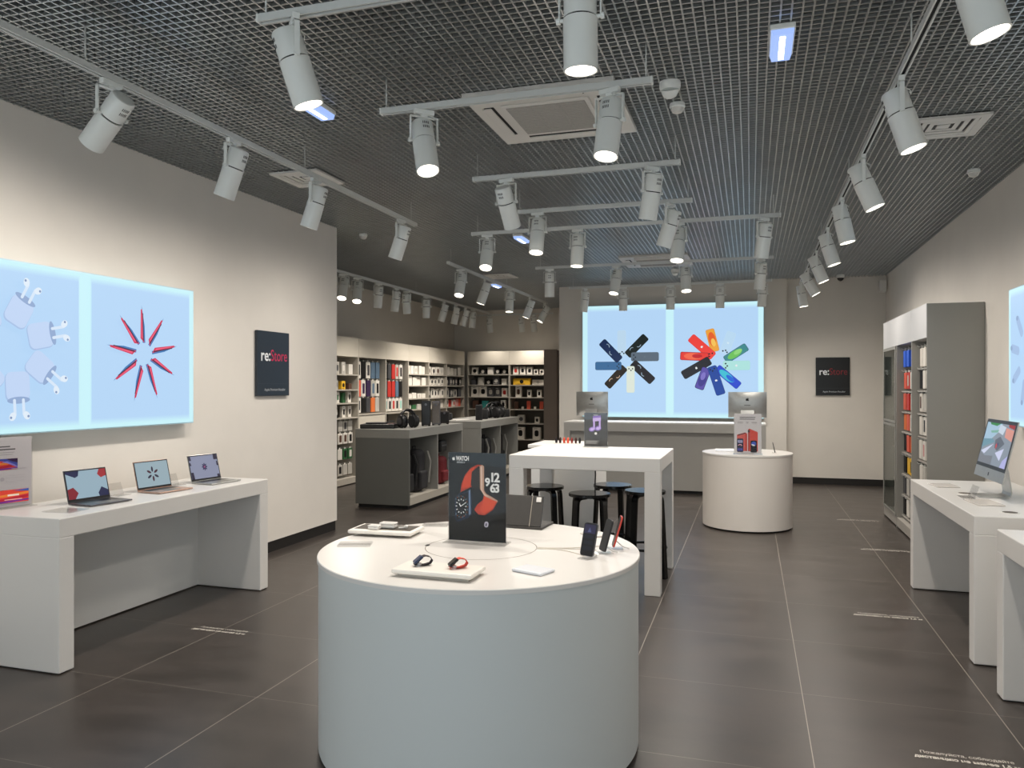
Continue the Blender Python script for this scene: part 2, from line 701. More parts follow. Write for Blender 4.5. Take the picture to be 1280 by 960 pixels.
CROSS = ((2.92, 'the cross track nearest the camera', ((368, 22, 386, 132, (0, -1, -1)), (0, 0, 726, 89, (0, -.2, -1)))),
         (4.12, 'the cross track under the big air conditioner', ((530, 145, 535, 214, (0, -.2, -1)), (762, 112, 757, 196, (0, -.3, -1)))),
         (5.68, 'the cross track just beyond the big air conditioner', ((633, 221, 641, 284, (0, .6, -1)), (815, 208, 809, 276, (0, .6, -1)))),
         (6.87, 'the second track behind the big air conditioner', ((672, 264, 670, 316, (0, -.2, -1)), (838, 252, 829, 309, (0, -.2, -1)))),
         (7.71, 'the wide track above the high table', ((609, 294, 607, 335, (0, -.3, -1)), (722, 286, 721, 333, (0, -.2, -1)), (848, 283, 846, 326, (0, -.3, -1)), (955, 272, 951, 323, (0, .5, -1)))),
         (10.2, 'the track before the farther air conditioner', ((687, 338, 687, 372, (0, -.2, -1)), (770, 335, 767, 367, (0, -.3, -1)), (857, 330, 858, 364, (0, -.3, -1)), (951, 325, 949, 362, (0, -.3, -1)))),
         (12.42, 'the track before the glowing phone picture', ((731, 358, 729, 391, (0, -.1, -1)), (779, 357, 779, 391, (0, .1, -1)), (838, 356, 838, 389, (0, .1, -1)), (900, 354, 900, 387, (0, -.1, -1)), (953, 353, 952, 385, (0, -.1, -1)))))
for y_, nm, L in CROSS:
    for i, (u, v, lu, lv, hint) in enumerate(L):
        xx = -.63 if u == 0 else aty(u, v, y_).x
        d = aim((xx, y_), (lu, lv), hint)
        spot((xx, y_), d, '%s white spotlight along %s' % (O_[i], nm), .36 if y_ < 3 else .42, cone=140)
for i, (u, d) in enumerate(((576, (0, -.4, -1)), (606, (-.33, -.1, -1)), (637, (0, -.12, -1)), (662, (-.38, -.1, -1)), (681, (-.5, -.3, -1)))):
    spot((-3.8, atx(u, 0, -3.8).y), d, '%s white spotlight on the track over the grey counters' % O_[i], .45)
for i, (u, lu, lv) in enumerate(((429, 427, 373), (447, 446, 377), (473, 472, 385), (495, 493, 390), (508, 509, 393), (533, 533, 398), (555, 551, 402), (570, 567, 406), (582, 578, 409), (591, 590, 411))):
    yy = atx(u, 0, -5.55).y
    d = aim((-5.55, yy), (lu, lv), (-.5, -.2, -1))
    spot((-5.55, yy), d, '%s white spotlight on the track along the case shelves' % O_[i], .4)
for i, (u, lv) in enumerate(((612, 415), (652, 411), (667, 413))):
    xx = aty(u, 0, 16.6).x
    spot((xx, 16.6), (.05, .1, -1), '%s white spotlight on the back shelf track, past the corner' % O_[i], .22)

# ================================================================== CEILING EQUIPMENT
def cassette(cx, cy, label):
    r = thing('ceiling_air_conditioner', label, 'air conditioner', (cx, cy, ZC))
    s_ = .475
    m = MB()
    m.prism([(-s_, -s_), (s_, -s_), (s_, s_), (-s_, s_)], -.03, -.002)
    m.build('panel', ACW, r)
    MB().rbox(-.285, .285, -.285, .285, -.042, -.03, .006).build('centre_frame', ACW, r)
    q = MB().box(-.255, .255, -.255, .255, -.046, -.041)
    for k_ in range(-8, 9):
        q.box(-.255, .255, k_ * .03 - .004, k_ * .03 + .004, -.048, -.045)
    for k_ in (-1, 1):
        q.box(k_ * .085 - .004, k_ * .085 + .004, -.255, .255, -.0485, -.045)
    q.build('intake_grille', ACG, r)
    for k_ in range(4):
        rt = Matrix.Rotation(k_ * PI / 2, 4, 'Z')
        MB().rbox(-.27, .27, .335, .40, -.0335, -.0295, .01).xf(rt).build('outlet_slot', GAPBLACK, r)
        MB().rbox(-.265, .265, .352, .412, -.042, -.032, .006).xf(rt).build('louver_flap', ACW, r)
    return r


cassette(-1.24, 4.94, 'big square white cassette air conditioner in the grid ceiling, nearest one')
cassette(-1.29, 11.15, 'white cassette air conditioner in the grid ceiling before the glowing phone picture')


def diffuser(cx, cy, hw, hd, label):
    r = thing('ceiling_diffuser', label, 'vent', (cx, cy, ZC))
    MB().box(-hw * .9, hw * .9, -hd * .9, hd * .9, -.006, .02).build('backing', mat('dim_duct', '#4b4946', .8), r)
    for k_, f in enumerate((1.0, .78, .58, .38)):
        g_ = .82 if k_ == 0 else .86
        a, b_ = hw * f, hd * f
        z0, z1 = -.024 + k_ * .004, -.008
        t = .055 if k_ == 0 else .03
        m = MB()
        m.box(-a, a, -b_, -b_ + t, z0, z1).box(-a, a, b_ - t, b_, z0, z1).box(-a, -a + t, -b_ + t, b_ - t, z0, z1).box(a - t, a, -b_ + t, b_ - t, z0, z1)
        m.build('frame' if k_ == 0 else 'louver', ACW, r)
    MB().box(-hw * .16, hw * .16, -hd * .16, hd * .16, -.014, -.006).build('core_plate', ACW, r)


diffuser(1.28, 6.0, .25, .23, 'square white air diffuser in the ceiling beside the longest track')
diffuser(-3.67, 5.84, .23, .23, 'square white air diffuser in the ceiling near the laptop wall')
diffuser(-3.9, 11.95, .22, .25, 'square white air diffuser in the ceiling over the nook entrance')


def emergency(cx, cy, label):
    r = thing('ceiling_emergency_light', label, 'emergency light', (cx, cy, ZC))
    MB().rbox(-.062, .062, -.17, .17, -.03, 0, .006).build('base_plate', SPOTW, r)
    m = MB().prism([(-.056, -.028), (.056, -.028), (.046, -.058), (-.046, -.058)], -.165, .165, 0, Matrix.Rotation(PI / 2, 4, 'X') @ Matrix.Scale(1, 4))
    m.build('diffuser', EMERB, r)
    MB().rbox(-.014, .014, -.14, .14, -.061, -.0575, .004).build('tube', EMER, r)


emergency(.155, 4.24, 'glowing blue-white emergency light hung alone in the open ceiling grid')
emergency(-2.675, 4.33, 'blue-white emergency light half hidden behind the nearest track spotlight')
emergency(-2.65, 8.92, 'small blue-white emergency light near the wide track above the high table')
emergency(-4.3, 12.9, 'tiny bluish emergency light over the nook counters')


def dome_camera(cx, cy, label, dark=False):
    r = thing('ceiling_dome_camera', label, 'camera', (cx, cy, ZC))
    MB().lathe([(.062, 0), (.064, -.03), (.055, -.05)][::-1], 24).build('housing', SPOTW, r)
    M = Matrix.Translation((.0, -.012, -.05)) @ Matrix.Rotation(math.radians(25), 4, 'X')
    MB().lathe([(.02, -.05), (.036, -.04), (.048, -.02), (.052, 0.0)], 20, 0, M).build('dome', BLACK if dark else SPOTW, r)
    MB().lathe([(.012, -.056), (.018, -.052), (.02, -.046)], 16, 0, M).build('lens', BLACK, r)


dome_camera(-.46, 4.67, 'white dome camera with a black lens beside the big ceiling air conditioner')
dome_camera(1.4, 13.55, 'dark dome camera at the ceiling above the square black sign in the recess', True)
dome_camera(-1.12, 12.15, 'small dome camera between the farther air conditioner and the phone picture')
def detector(cx, cy, label):
    r = thing('smoke_detector', label, 'smoke detector', (cx, cy, ZC))
    MB().lathe([(.048, 0), (.05, -.022), (.044, -.03)][::-1], 24).build('base_ring', SPOTW, r)
    MB().lathe([(.016, -.062), (.03, -.056), (.04, -.04), (.043, -.028)], 24).build('sensor_head', ACW, r)


detector(-.45, 5.04, 'white smoke detector next to the dome camera by the big air conditioner')
detector(1.79, 7.31, 'white smoke detector in the ceiling between the longest track and the wall')
detector(-4.42, 8.24, 'small white smoke detector at the corner of the laptop wall')
r = thing('wall_speaker', 'small white box speaker high in the corner of the recess', 'speaker', (2.05, 13.72, 3.18))
MB().rbox(-.055, .055, -.06, .06, 0, .2, .02).build('cabinet', ACW, r)
MB().rbox(-.045, .045, -.064, -.059, .012, .188, .01).build('front_grille', ACW, r)
MB().box(-.02, .02, .06, .175, .085, .115).build('bracket', SPOTW, r)

# ================================================================== LIGHT BOXES
BG, EDGE = '#b7d9fb', '#ccf6fe'
GLOW = .83


def lightbox(M, Wd, Ht, dep, label, panels, border, art_fn):
    """M: frame of the face (x right, y up, z out of the wall), origin at lower corner"""
    r = thing('lightbox_picture', label, 'lightbox', M.translation)
    Mi = Matrix.Translation(-M.translation) @ M
    MB().box(0, Wd, 0, Ht, -dep, -.004).xf(Mi).build('casing', mat('lightbox_edge', '#bcd3de', .5), r)
    a = Art(.0006, GLOW)
    a.rect(.008, .008, Wd - .008, Ht - .008, EDGE)
    for (x0, x1) in panels:
        n = 7                                   # translucent film brighter near its lit edges
        for k_ in range(n):
            e = border * (.35 + .65 * k_ / (n - 1))
            f = k_ / (n - 1)
            c0, c1 = (.80, .965, .996), (.718, .851, .984)
            hx = '#%02x%02x%02x' % tuple(int(255 * (c0[j] * (1 - f) + c1[j] * f)) for j in range(3))
            ex = min(e, .6 * border)
            a.rect(x0 + ex - border * .5, e, x1 - ex + border * .5, Ht - e, hx)
    a.build('backlit_film', r, Mi)
    b_ = Art(.0006, GLOW)
    b_.lay = 20
    art_fn(b_)
    b_.build('print', r, Mi)
    return r


# --- centre: two wheels of phones
MC = frame((-2.907, YC - .1, 1.10), (1, 0, 0), (0, 0, 1))
K = 13.62 / 960.0


def phones_art(a):
    def loc(zx, zy, ox, oy, sc_):
        p_ = aty(ox + zx / sc_, oy + zy / sc_, YC - .1)
        return p_.x + 2.907, p_.z - 1.10

    def front(c, ang, L, W, sc_, base, blobs):
        a.rrect(c[0], c[1], L, W, ang, W * .2, base[0])
        a.rrect(c[0], c[1], L * .96, W * .9, ang, W * .16, base[1])
        for (f, g_, rx, ry, col) in blobs:
            ca, sa = math.cos(math.radians(ang)), math.sin(math.radians(ang))
            X, Y_ = L * f, W * g_
            a.ell(c[0] + X * ca - Y_ * sa, c[1] + X * sa + Y_ * ca, L * rx, W * ry, col, ang=ang, n=18)

    def cams(c, ang, L, W, sgn, col, dark):
        ca, sa = math.cos(math.radians(ang)), math.sin(math.radians(ang))
        for dx, dy in ((.40, .2), (.34, -.05), (.40, -.25)):
            X, Y_ = sgn * L * dx, W * dy
            a.ell(c[0] + X * ca - Y_ * sa, c[1] + X * sa + Y_ * ca, W * .09, W * .09, dark, n=12)
    q = 8.72
    D = [((412, 340), 90, 280, 95, 'b', '#c3def2', '#bedaf0'), ((575, 370), 45, 290, 92, 'f', '#0f1a1a', '#121d1d'), ((665, 488), 0, 300, 98, 'b', '#64727e', '#5b6a78'),
         ((640, 655), -43, 300, 95, 'f', '#16161c', '#1b1a22'), ((510, 735), 90, 290, 88, 'b', '#dbe6d9', '#e0e9dc'), ((350, 707), 47, 290, 90, 'f', '#1c1713', '#231c16'),
         ((268, 588), 0, 290, 92, 'b', '#2f5a86', '#3a6a98'), ((295, 425), -46, 290, 95, 'f', '#0d1e3c', '#122a52')]
    for (c, ang, L, W, t, c0, c1) in D:
        P = loc(*c, 730, 390, q)
        L_, W_ = L / q * K, W / q * K
        if t == 'b':
            a.rrect(P[0], P[1], L_, W_, ang, W_ * .2, c0)
            a.rrect(P[0], P[1], L_ * .97, W_ * .92, ang, W_ * .18, c1)
            sgn = -1 if c[0] > 560 or (ang == 90 and c[1] < 500) else 1
            cams(P, ang, L_, W_, sgn, c1, '#1c2733')
            fruit(a, P[0], P[1], W_ * .22, c0, ang)
        else:
            front(P, ang, L_, W_, q, (c0, c1), [])
            ca, sa = math.cos(math.radians(ang)), math.sin(math.radians(ang))
            for f_, a0 in ((.08, 200), (-.22, 30)):
                X = L_ * f_
                a.arc(P[0] + X * ca, P[1] + X * sa, W_ * .3, W_ * .09, a0 + ang, a0 + ang + 110, '#8fa3b4' if c0 != '#1c1713' else '#c9ad95')
    q = 8.0
    E = [((560, 310), 70, 220, 90, 'b', '#c2dff5', '#bcdcf5', None), ((405, 285), -76, 225, 85, 'f', '#d9923e', '#f0a63c', ('#e8622c', '#f7c65a')), ((300, 350), -42, 290, 90, 'b', '#e0332f', '#f0413b', None),
         ((225, 445), -3, 270, 82, 'f', '#8a2030', '#e63a34', ('#f46a4c', '#c3202c')), ((245, 560), 30, 300, 90, 'b', '#12161e', '#1b212b', None), ((640, 415), 33, 240, 80, 'f', '#1f5566', '#3d8a8e', ('#6cc25a', '#8fd67a')),
         ((645, 535), 0, 250, 90, 'b', '#a9e0dc', '#aee4e0', None), ((310, 665), 70, 220, 90, 'f', '#20224a', '#5a4fa8', ('#3e3a8c', '#7d72c6')), ((560, 650), -41, 275, 80, 'f', '#1a3bb0', '#2448cf', ('#39bfd6', '#1b63d8')),
         ((445, 685), -72, 290, 90, 'b', '#123a8a', '#15459c', None)]
    for (c, ang, L, W, t, c0, c1, bl) in E:
        P = loc(*c, 840, 390, q)
        L_, W_ = L / q * K, W / q * K
        if t == 'b':
            a.rrect(P[0], P[1], L_, W_, ang, W_ * .2, c0)
            a.rrect(P[0], P[1], L_ * .97, W_ * .9, ang, W_ * .18, c1)
            inner = Vector((445, 480)) - Vector(c)
            ca, sa = math.cos(math.radians(ang)), -math.sin(math.radians(ang))
            sgn = 1 if inner.x * ca + inner.y * sa > 0 else -1
            cams(P, ang, L_, W_, sgn, c1, '#16202c')
            fruit(a, P[0], P[1], W_ * .26, '#e9edf0' if c0 != '#c2dff5' else '#d6ebf8', ang)
        else:
            front(P, ang, L_, W_, q, (c0, c1), [(-.05, .0, .32, .40, bl[0]), (.1, .05, .18, .25, bl[1])])


lightbox(MC, 3.125, 2.0, .1, 'huge glowing picture with two wheels of phones on the far wall', ((.09, 1.50), (1.62, 3.04)), .11, phones_art)

# --- left wall: ear buds and laptops
ML = frame((XL + .1, 3.145, 1.345), (0, 1, 0), (0, 0, 1))


def left_art(a):
    def loc(zx, zy):
        p_ = atx(zx / 3.838, 310 + zy / 3.838, XL + .1)
        return p_.y - 3.145, p_.z - 1.345
    cyc = ((678, 275, 680, 455), (783, 340, 705, 465), (842, 478, 720, 497), (825, 618, 715, 530), (740, 725, 698, 555), (625, 735, 668, 565), (525, 632, 645, 540), (497, 456, 638, 500), (560, 315, 648, 465))
    for (ox, oy, ix, iy) in cyc:
        o, i = Vector(loc(ox, oy)), Vector(loc(ix, iy))
        d = (i - o)
        n = Vector((-d.y, d.x)).normalized()
        a.poly([o - n * .012, o + d * .55 + n * .018, i + n * .022, i - n * .004], '#3d79b8')
        a.poly([o + d * .12 - n * .020, o + d * .10 - n * .006, i + n * .012, i - d * .12 - n * .026], '#cf3358')
        a.poly([o + d * .2 - n * .004, o + d * .22 + n * .003, i - d * .06 + n * .008, i - d * .06 - n * .002], '#3a2340')
        a.poly([o + d * .25 - n * .017, o + d * .25 - n * .011, i - d * .12 - n * .004, i - d * .14 - n * .018], '#f0587a')
    c0 = Vector(loc(18, 478))
    for k_ in range(7):
        t = math.radians(22 - 49.5 * k_ + 49.5)
        c = c0 + Vector((math.cos(t), math.sin(t))) * .245
        ang = math.degrees(t) - 10
        e = Vector((math.cos(math.radians(ang)), math.sin(math.radians(ang))))
        n = Vector((-e.y, e.x))
        W = .165
        a.rrect(c.x - .004, c.y - .006, .185, W * 1.03, ang, .04, '#a9c4ea')
        a.rrect(c.x, c.y, .18, W, ang, .04, '#c3d8f8')
        b0 = c + e * .09
        a.ell(b0.x, b0.y, .022, W * .48, '#93acd4', ang=ang)
        for sg in (-1, 1):
            st = b0 + n * sg * .03
            a.rrect(*(st + e * .045), .11, .02, ang, .01, '#d9e9fb')
            hd = st + e * .10 + n * sg * .018
            a.ell(hd.x, hd.y, .028, .022, '#e4f0fc', ang=ang + 30 * sg)
            a.ell(*(hd + n * sg * .012 + e * .006), .008, .008, '#7f97bf')


lightbox(ML, 2.205, 1.105, .1, 'wide glowing picture of ear bud cases and a wheel of laptops above the laptops', ((.06, 1.055), (1.145, 2.145)), .075, left_art)
MR = frame((XR - .1, 7.25, 1.33), (0, -1, 0), (0, 0, 1))


def right_art(a):
    for k_ in range(9):
        t = math.radians(40 * k_ + 10)
        for c, rr in ((.52, .3),):
            px_, py_ = c + math.cos(t) * rr, .56 + math.sin(t) * rr
            a.rrect(px_, py_, .2, .07, math.degrees(t), .03, '#a5c1e6')
            a.ell(px_ + math.cos(t) * .09, py_ + math.sin(t) * .09, .025, .02, '#8fa9d0')


lightbox(MR, 2.2, 1.115, .1, 'glowing pale blue picture on the wall above the single desktop computer', ((.06, 1.055), (1.145, 2.145)), .075, right_art)


# ================================================================== STORE SIGNS
def store_sign(M, label, base, red):
    r = thing('store_sign', label, 'sign', M.translation)
    Mi = Matrix.Translation(-M.translation) @ M
    MB().rbox(0, .53, 0, .635, -.03, 0, .003).xf(Mi).build('board', mat('sign_%s' % base, base, .3), r)
    MB().box(0.0, .53, .118, .1205, 0, .0012).xf(Mi).build('divider_line', mat('sign_line', '#39424a', .4), r)
    put_text('re:', .16, mat('sign_white', '#e8ecee', .5), Mi @ Matrix.Translation((.05, .345, .001)), r, fit=.15, bold=.003)
    put_text('Store', .16, mat('sign_%s' % red, red, .5), Mi @ Matrix.Translation((.21, .345, .001)), r, fit=.275, bold=.0005)
    put_text('Apple Premium Reseller', .036, mat('sign_white2', '#c9ced2', .5), Mi @ Matrix.Translation((.11, .05, .001)), r, fit=.35)


store_sign(frame((XL + .035, 6.31, 1.557), (0, 1, 0), (0, 0, 1)), 'dark sign with white and red lettering on the laptop wall', '#202a35', '#c22a55')
store_sign(frame((1.05, YR - .035, 1.50), (1, 0, 0), (0, 0, 1)), 'black sign with white and red lettering on the recess wall', '#070707', '#7c1420')


# ================================================================== TABLES
def portal_table(x0, x1, y0, y1, z, label, back, legt=.105, slab=.115, ch=.012):
    cx, cy = (x0 + x1) / 2, (y0 + y1) / 2
    r = thing('display_table', label, 'table', (cx, cy, 0))
    a, b_ = (x1 - x0) / 2, (y1 - y0) / 2
    MB().rbox(-a, a, -b_, b_, z - slab, z, .006).build('tabletop', WHITE, r)
    for s_ in (-1, 1):
        e = s_ * b_
        MB().rbox(-a, a, min(e, e - s_ * legt), max(e, e - s_ * legt), .006, z - slab + .004, .006).build('leg', WHITE, r)
        MB().box(-a + .01, a - .01, min(e - s_ * .01, e - s_ * (legt - .01)), max(e - s_ * .01, e - s_ * (legt - .01)), 0, .008).build('foot_strip', GAPBLACK, r)
    xb = a * back
    MB().box(xb - .012, xb + .012, -b_ + legt, b_ - legt, .012, z - slab + .002).build('modesty_panel', WHITEM, r)
    return r


portal_table(-4.44, -3.77, 3.42, 5.41, .893, 'long white table carrying the laptops against the wall', -.82)
portal_table(1.262, 2.0, 5.15, 7.04, .885, 'long white table carrying the desktop computer against the wall', .8)
portal_table(1.262, 2.0, 2.70, 4.71, .885, 'white table end nearest the camera, just before the desktop computer table', .8)

# round table
RX, RY, RR, RZ = -1.231, 3.447, .752, .88
r = thing('round_display_table', 'big round white drum table with the watch poster on top', 'table', (RX, RY, 0))
MB().lathe([(RR - .03, .012), (RR - .012, .016), (RR - .006, .024), (RR - .006, RZ - .022)], 128).build('drum_body', mat('white_satin_drum', '#cdd1d0', .42, noise=.01, nscale=2), r)
MB().lathe([(RR - .006, RZ - .022), (RR, RZ - .02), (RR, RZ - .003), (RR - .003, RZ)], 128).build('tabletop', WHITE, r)
MB().cyl(RR - .04, 0, .014, 64).build('plinth', GAPBLACK, r)
m = MB()
n = 96
for k_ in range(n):
    a0, a1 = 2 * PI * k_ / n, 2 * PI * (k_ + 1) / n
    for i_, (ra, rb) in enumerate(((.264, .268),)):
        m.face([(ra * math.cos(a0), ra * math.sin(a0) + .02, RZ + .0006), (rb * math.cos(a0), rb * math.sin(a0) + .02, RZ + .0006), (rb * math.cos(a1), rb * math.sin(a1) + .02, RZ + .0006), (ra * math.cos(a1), ra * math.sin(a1) + .02, RZ + .0006)])
m.build('turntable_groove', mat('groove_shade', '#8a8279', .8), r)
MB().rbox(-.272, -.255, -.03, 0.0, RZ - .004, RZ + .0015, .001).build('groove_notch', GAPBLACK, r)

# high table
HZ = 1.083
r = thing('high_table', 'tall white table with four square legs over black stools', 'table', (-1.296, 6.63, 0))
MB().rbox(-.622, .622, -.54, .54, HZ - .112, HZ, .006).build('tabletop', WHITE, r)
for sx in (-1, 1):
    for sy in (-1, 1):
        MB().rbox(min(sx * .622, sx * .497), max(sx * .622, sx * .497), min(sy * .54, sy * .43), max(sy * .54, sy * .43), 0, HZ - .108, .005).build('leg', WHITE, r)
# white counter just behind it
r = thing('white_counter', 'white counter close behind the high table holding watch bands', 'counter', (-1.75, 7.6, 0))
MB().rbox(-.345, .34, -.33, .3, HZ - .04, HZ - .005, .005).build('countertop', WHITE, r)
MB().rbox(-.32, .325, -.30, .28, .02, HZ - .04, .004).build('body', WHITEM, r)
MB().box(-.3, .3, -.27, .26, 0, .022).build('plinth', GAPBLACK, r)

# oval counter
OX, OY, OR_, OZ = -.04, 9.52, .515, .873
r = thing('drum_counter', 'white drum counter standing before the cash desk', 'counter', (OX, OY, 0))
MB().lathe([(OR_ - .02, .016), (OR_ - .006, .02), (OR_ - .006, OZ - .022)], 96).build('drum_body', mat('warm_white_drum', '#dcd6cf', .42, noise=.01, nscale=2), r)
MB().lathe([(OR_ - .006, OZ - .022), (OR_, OZ - .02), (OR_, OZ - .003), (OR_ - .003, OZ)], 96).build('countertop', WHITE, r)
MB().cyl(OR_ - .04, 0, .018, 64).build('plinth', GAPBLACK, r)

# cash desk
r = thing('cash_desk', 'grey cash desk with framed front under the glowing phone picture', 'desk', (-1.315, 12.3, 0))
a, y0 = 1.535, -.33
MB().box(-a, a, y0 + .06, .33, .05, 1.07).build('front_panel', DESKG, r)
MB().box(-a, a, y0, .33, 1.07, 1.09).build('worktop', WHITE, r)
MB().box(-a, a, y0, y0 + .06, .945, 1.07).build('front_rail', mat('pale_grey_rail', '#bbb9b4', .5), r)
for s_ in (-1, 1):
    MB().box(min(s_ * a, s_ * (a - .1)), max(s_ * a, s_ * (a - .1)), y0, y0 + .06, .05, .945).build('front_stile', mat('pale_grey_rail', '#bbb9b4', .5), r)
MB().box(-a + .02, a - .02, y0 + .08, .3, 0, .052).build('plinth', GAPBLACK, r)


# ================================================================== STOOLS
def make_stool():
    r = thing('bar_stool', '', 'stool')
    MB().lathe([(.172, .715), (.178, .719), (.178, .739), (.174, .743)], 48).build('seat', BLACKW, r)
    for k_ in range(4):
        t = PI / 4 + k_ * PI / 2
        e = Vector((math.cos(t), math.sin(t), 0))
        n = Vector((-e.y, e.x, 0))
        path = [(.06, .708), (.12, .708), (.145, .700), (.158, .683), (.164, .655), (.182, .35), (.20, 0.0)]
        m = MB()
        pts = []
        for i_, (rr, z) in enumerate(path):
            th = .013
            q0 = path[max(i_ - 1, 0)]
            q1 = path[min(i_ + 1, len(path) - 1)]
            d = Vector((q1[0] - q0[0], q1[1] - q0[1])).normalized()
            nn = Vector((-d.y, d.x)) * th
            ring = []
            for sw, sn in ((-1, -1), (1, -1), (1, 1), (-1, 1)):
                ring.append(e * (rr + nn.x * sn) + n * (.025 * sw) + Vector((0, 0, max(0, z + nn.y * sn * (0 if i_ == len(path) - 1 else 1)))))
            pts.append(ring)
        vs = [q for rg in pts for q in rg]
        fs = []
        for i_ in range(len(pts) - 1):
            for k2 in range(4):
                fs.append((i_ * 4 + k2, i_ * 4 + (k2 + 1) % 4, i_ * 4 + 4 + (k2 + 1) % 4, i_ * 4 + 4 + k2))
        fs += [(0, 1, 2, 3), (len(vs) - 1, len(vs) - 2, len(vs) - 3, len(vs) - 4)]
        m.raw(vs, fs)
        m.build('leg', BLACKW, r)
    MB().tube([(.182 * math.cos(2 * PI * k_ / 48), .182 * math.sin(2 * PI * k_ / 48), .25) for k_ in range(48)], .011, 10, 0, True).build('foot_ring', BLACKW, r)
    return r


st = make_stool()
for i, (x, y, rz, lb) in enumerate(((-1.31, 6.45, .25, 'black round bar stool with a dangling cable over its seat'),
                                    (-1.80, 6.80, 0, 'black round bar stool beside the inner rear leg of the high table'),
                                    (-1.22, 7.08, .5, 'black round bar stool at the rear of the high table, seat partly hidden by another'),
                                    (-.88, 6.76, .35, 'black round bar stool half hidden behind the front table leg'))):
    o = st if i == 0 else copy_tree(st)
    o.location = (x, y, 0)
    o.rotation_euler = (0, 0, rz)
    tag(o, lb, 'stool', 'bar stools under the high table')
m = MB().tube([(-1.252, 6.40, .975), (-1.25, 6.402, .9), (-1.253, 6.40, .82), (-1.252, 6.40, .745)], .006, 8)
tag(m.build('power_cable', BLACK), 'black cable hanging straight down from the high table to a stool seat', 'cable')


# ================================================================== ACRYLIC POSTER STANDS
def poster(M, W, Hh, label, name, art_fn, back='#1c2226', base_d=.1, words_fn=None):
    r = thing(name, label, 'poster', M.translation)
    Mi = Matrix.Translation(-M.translation) @ M
    MB().rbox(-W / 2 - .012, W / 2 + .012, 0, .006, -base_d * .55, base_d * .55, .002).xf(Mi).build('acrylic_base', ACRYL, r)
    MB().box(-W / 2 - .004, W / 2 + .004, .006, Hh + .008, -.0075, -.0045).xf(Mi).build('acrylic_back', ACRYL, r)
    MB().box(-W / 2 - .004, W / 2 + .004, .006, Hh + .008, .003, .0045).xf(Mi).build('acrylic_front', ACRYL, r)
    MB().box(-W / 2, W / 2, .008, Hh + .004, -.004, -.001).xf(Mi).build('paper', cmat(back, .5), r)
    a_ = Art(.0002)
    art_fn(a_, W, Hh)
    if a_.p.v:
        a_.build('print', r, Mi @ Matrix.Translation((-W / 2, .008, -.0008)))
    if words_fn:
        words_fn(r, Mi @ Matrix.Translation((-W / 2, .008, .0022)), W, Hh)
    return r


def watch_art(a, W, H):
    s_ = W / 550.0          # drawn in the sheet's own 550 x 830 units, y up

    def P(x, y):
        return ((x) * s_, H - y * s_)
    a.rect(0, 0, W, H, '#0c1113')
    a.poly([P(0, 0), P(550, 0), P(550, 130), P(0, 70)], '#1f2a31')
    # red strap watch, seen from its side
    a.poly([P(115, 365), P(125, 290), P(160, 205), P(215, 140), P(280, 108), P(330, 112), P(345, 130), P(318, 330), P(250, 300), P(205, 320)], '#b9391f')
    a.poly([P(128, 330), P(150, 235), P(200, 165), P(250, 130), P(240, 260), P(200, 315)], '#e04e2c')
    a.poly([P(225, 175), P(290, 120), P(325, 135), P(318, 330), P(260, 330), P(215, 300)], '#2a2420')
    a.poly([P(318, 330), P(345, 380), P(330, 430), P(280, 470), P(250, 520), P(290, 560), P(350, 565), P(430, 510), P(475, 430), P(350, 380)], '#c63c20')
    a.poly([P(350, 385), P(465, 435), P(420, 505), P(345, 550), P(290, 520), P(330, 460)], '#e4522e')
    a.poly([P(303, 118), P(328, 108), P(345, 122), P(345, 340), P(368, 372), P(478, 425), P(474, 440), P(355, 395), P(322, 350), P(305, 330)], '#c9a089')
    a.poly([P(312, 128), P(326, 118), P(330, 335), P(350, 372), P(400, 400), P(345, 385), P(316, 340)], '#e7c9b4')
    a.poly([P(347, 122), P(510, 170), P(512, 400), P(478, 428), P(368, 368), P(347, 340)], '#090b0c')
    # blue watch with round dial, lower corner
    a.poly([P(62, 420), P(100, 380), P(200, 350), P(225, 370), P(228, 560), P(190, 600), P(85, 640), P(62, 600)], '#1c2d44')
    a.poly([P(196, 345), P(212, 338), P(216, 560), P(200, 570)], '#7489a8')
    a.poly([P(70, 425), P(105, 390), P(190, 362), P(192, 560), P(80, 620)], '#0a0c10')
    for k_ in range(12):
        t = 2 * PI * k_ / 12
        x, y = 124 + 46 * math.sin(t), 492 - 62 * math.cos(t)
        a.rrect(*P(x, y), 15 * s_, 7 * s_, 90 - math.degrees(t), 2 * s_, '#f4f4f2')
    for k_ in range(24):
        t = 2 * PI * k_ / 24
        x, y = 124 + 66 * math.sin(t), 496 - 96 * math.cos(t)
        if x > 72:
            a.rrect(*P(x, y), 9 * s_, 4 * s_, 90 - math.degrees(t), 1 * s_, '#9db7c9' if k_ % 2 else '#c8734c')
    a.poly([P(120, 496), P(124, 488), P(162, 462), P(158, 470)], '#ffffff')
    a.poly([P(120, 496), P(126, 492), P(112, 462), P(106, 466)], '#ffffff')
    a.rrect(*P(372, 645), 38 * s_, 52 * s_, -10, 18 * s_, '#b9b6c6')
    a.rrect(*P(370, 648), 16 * s_, 30 * s_, -10, 8 * s_, '#575a68')


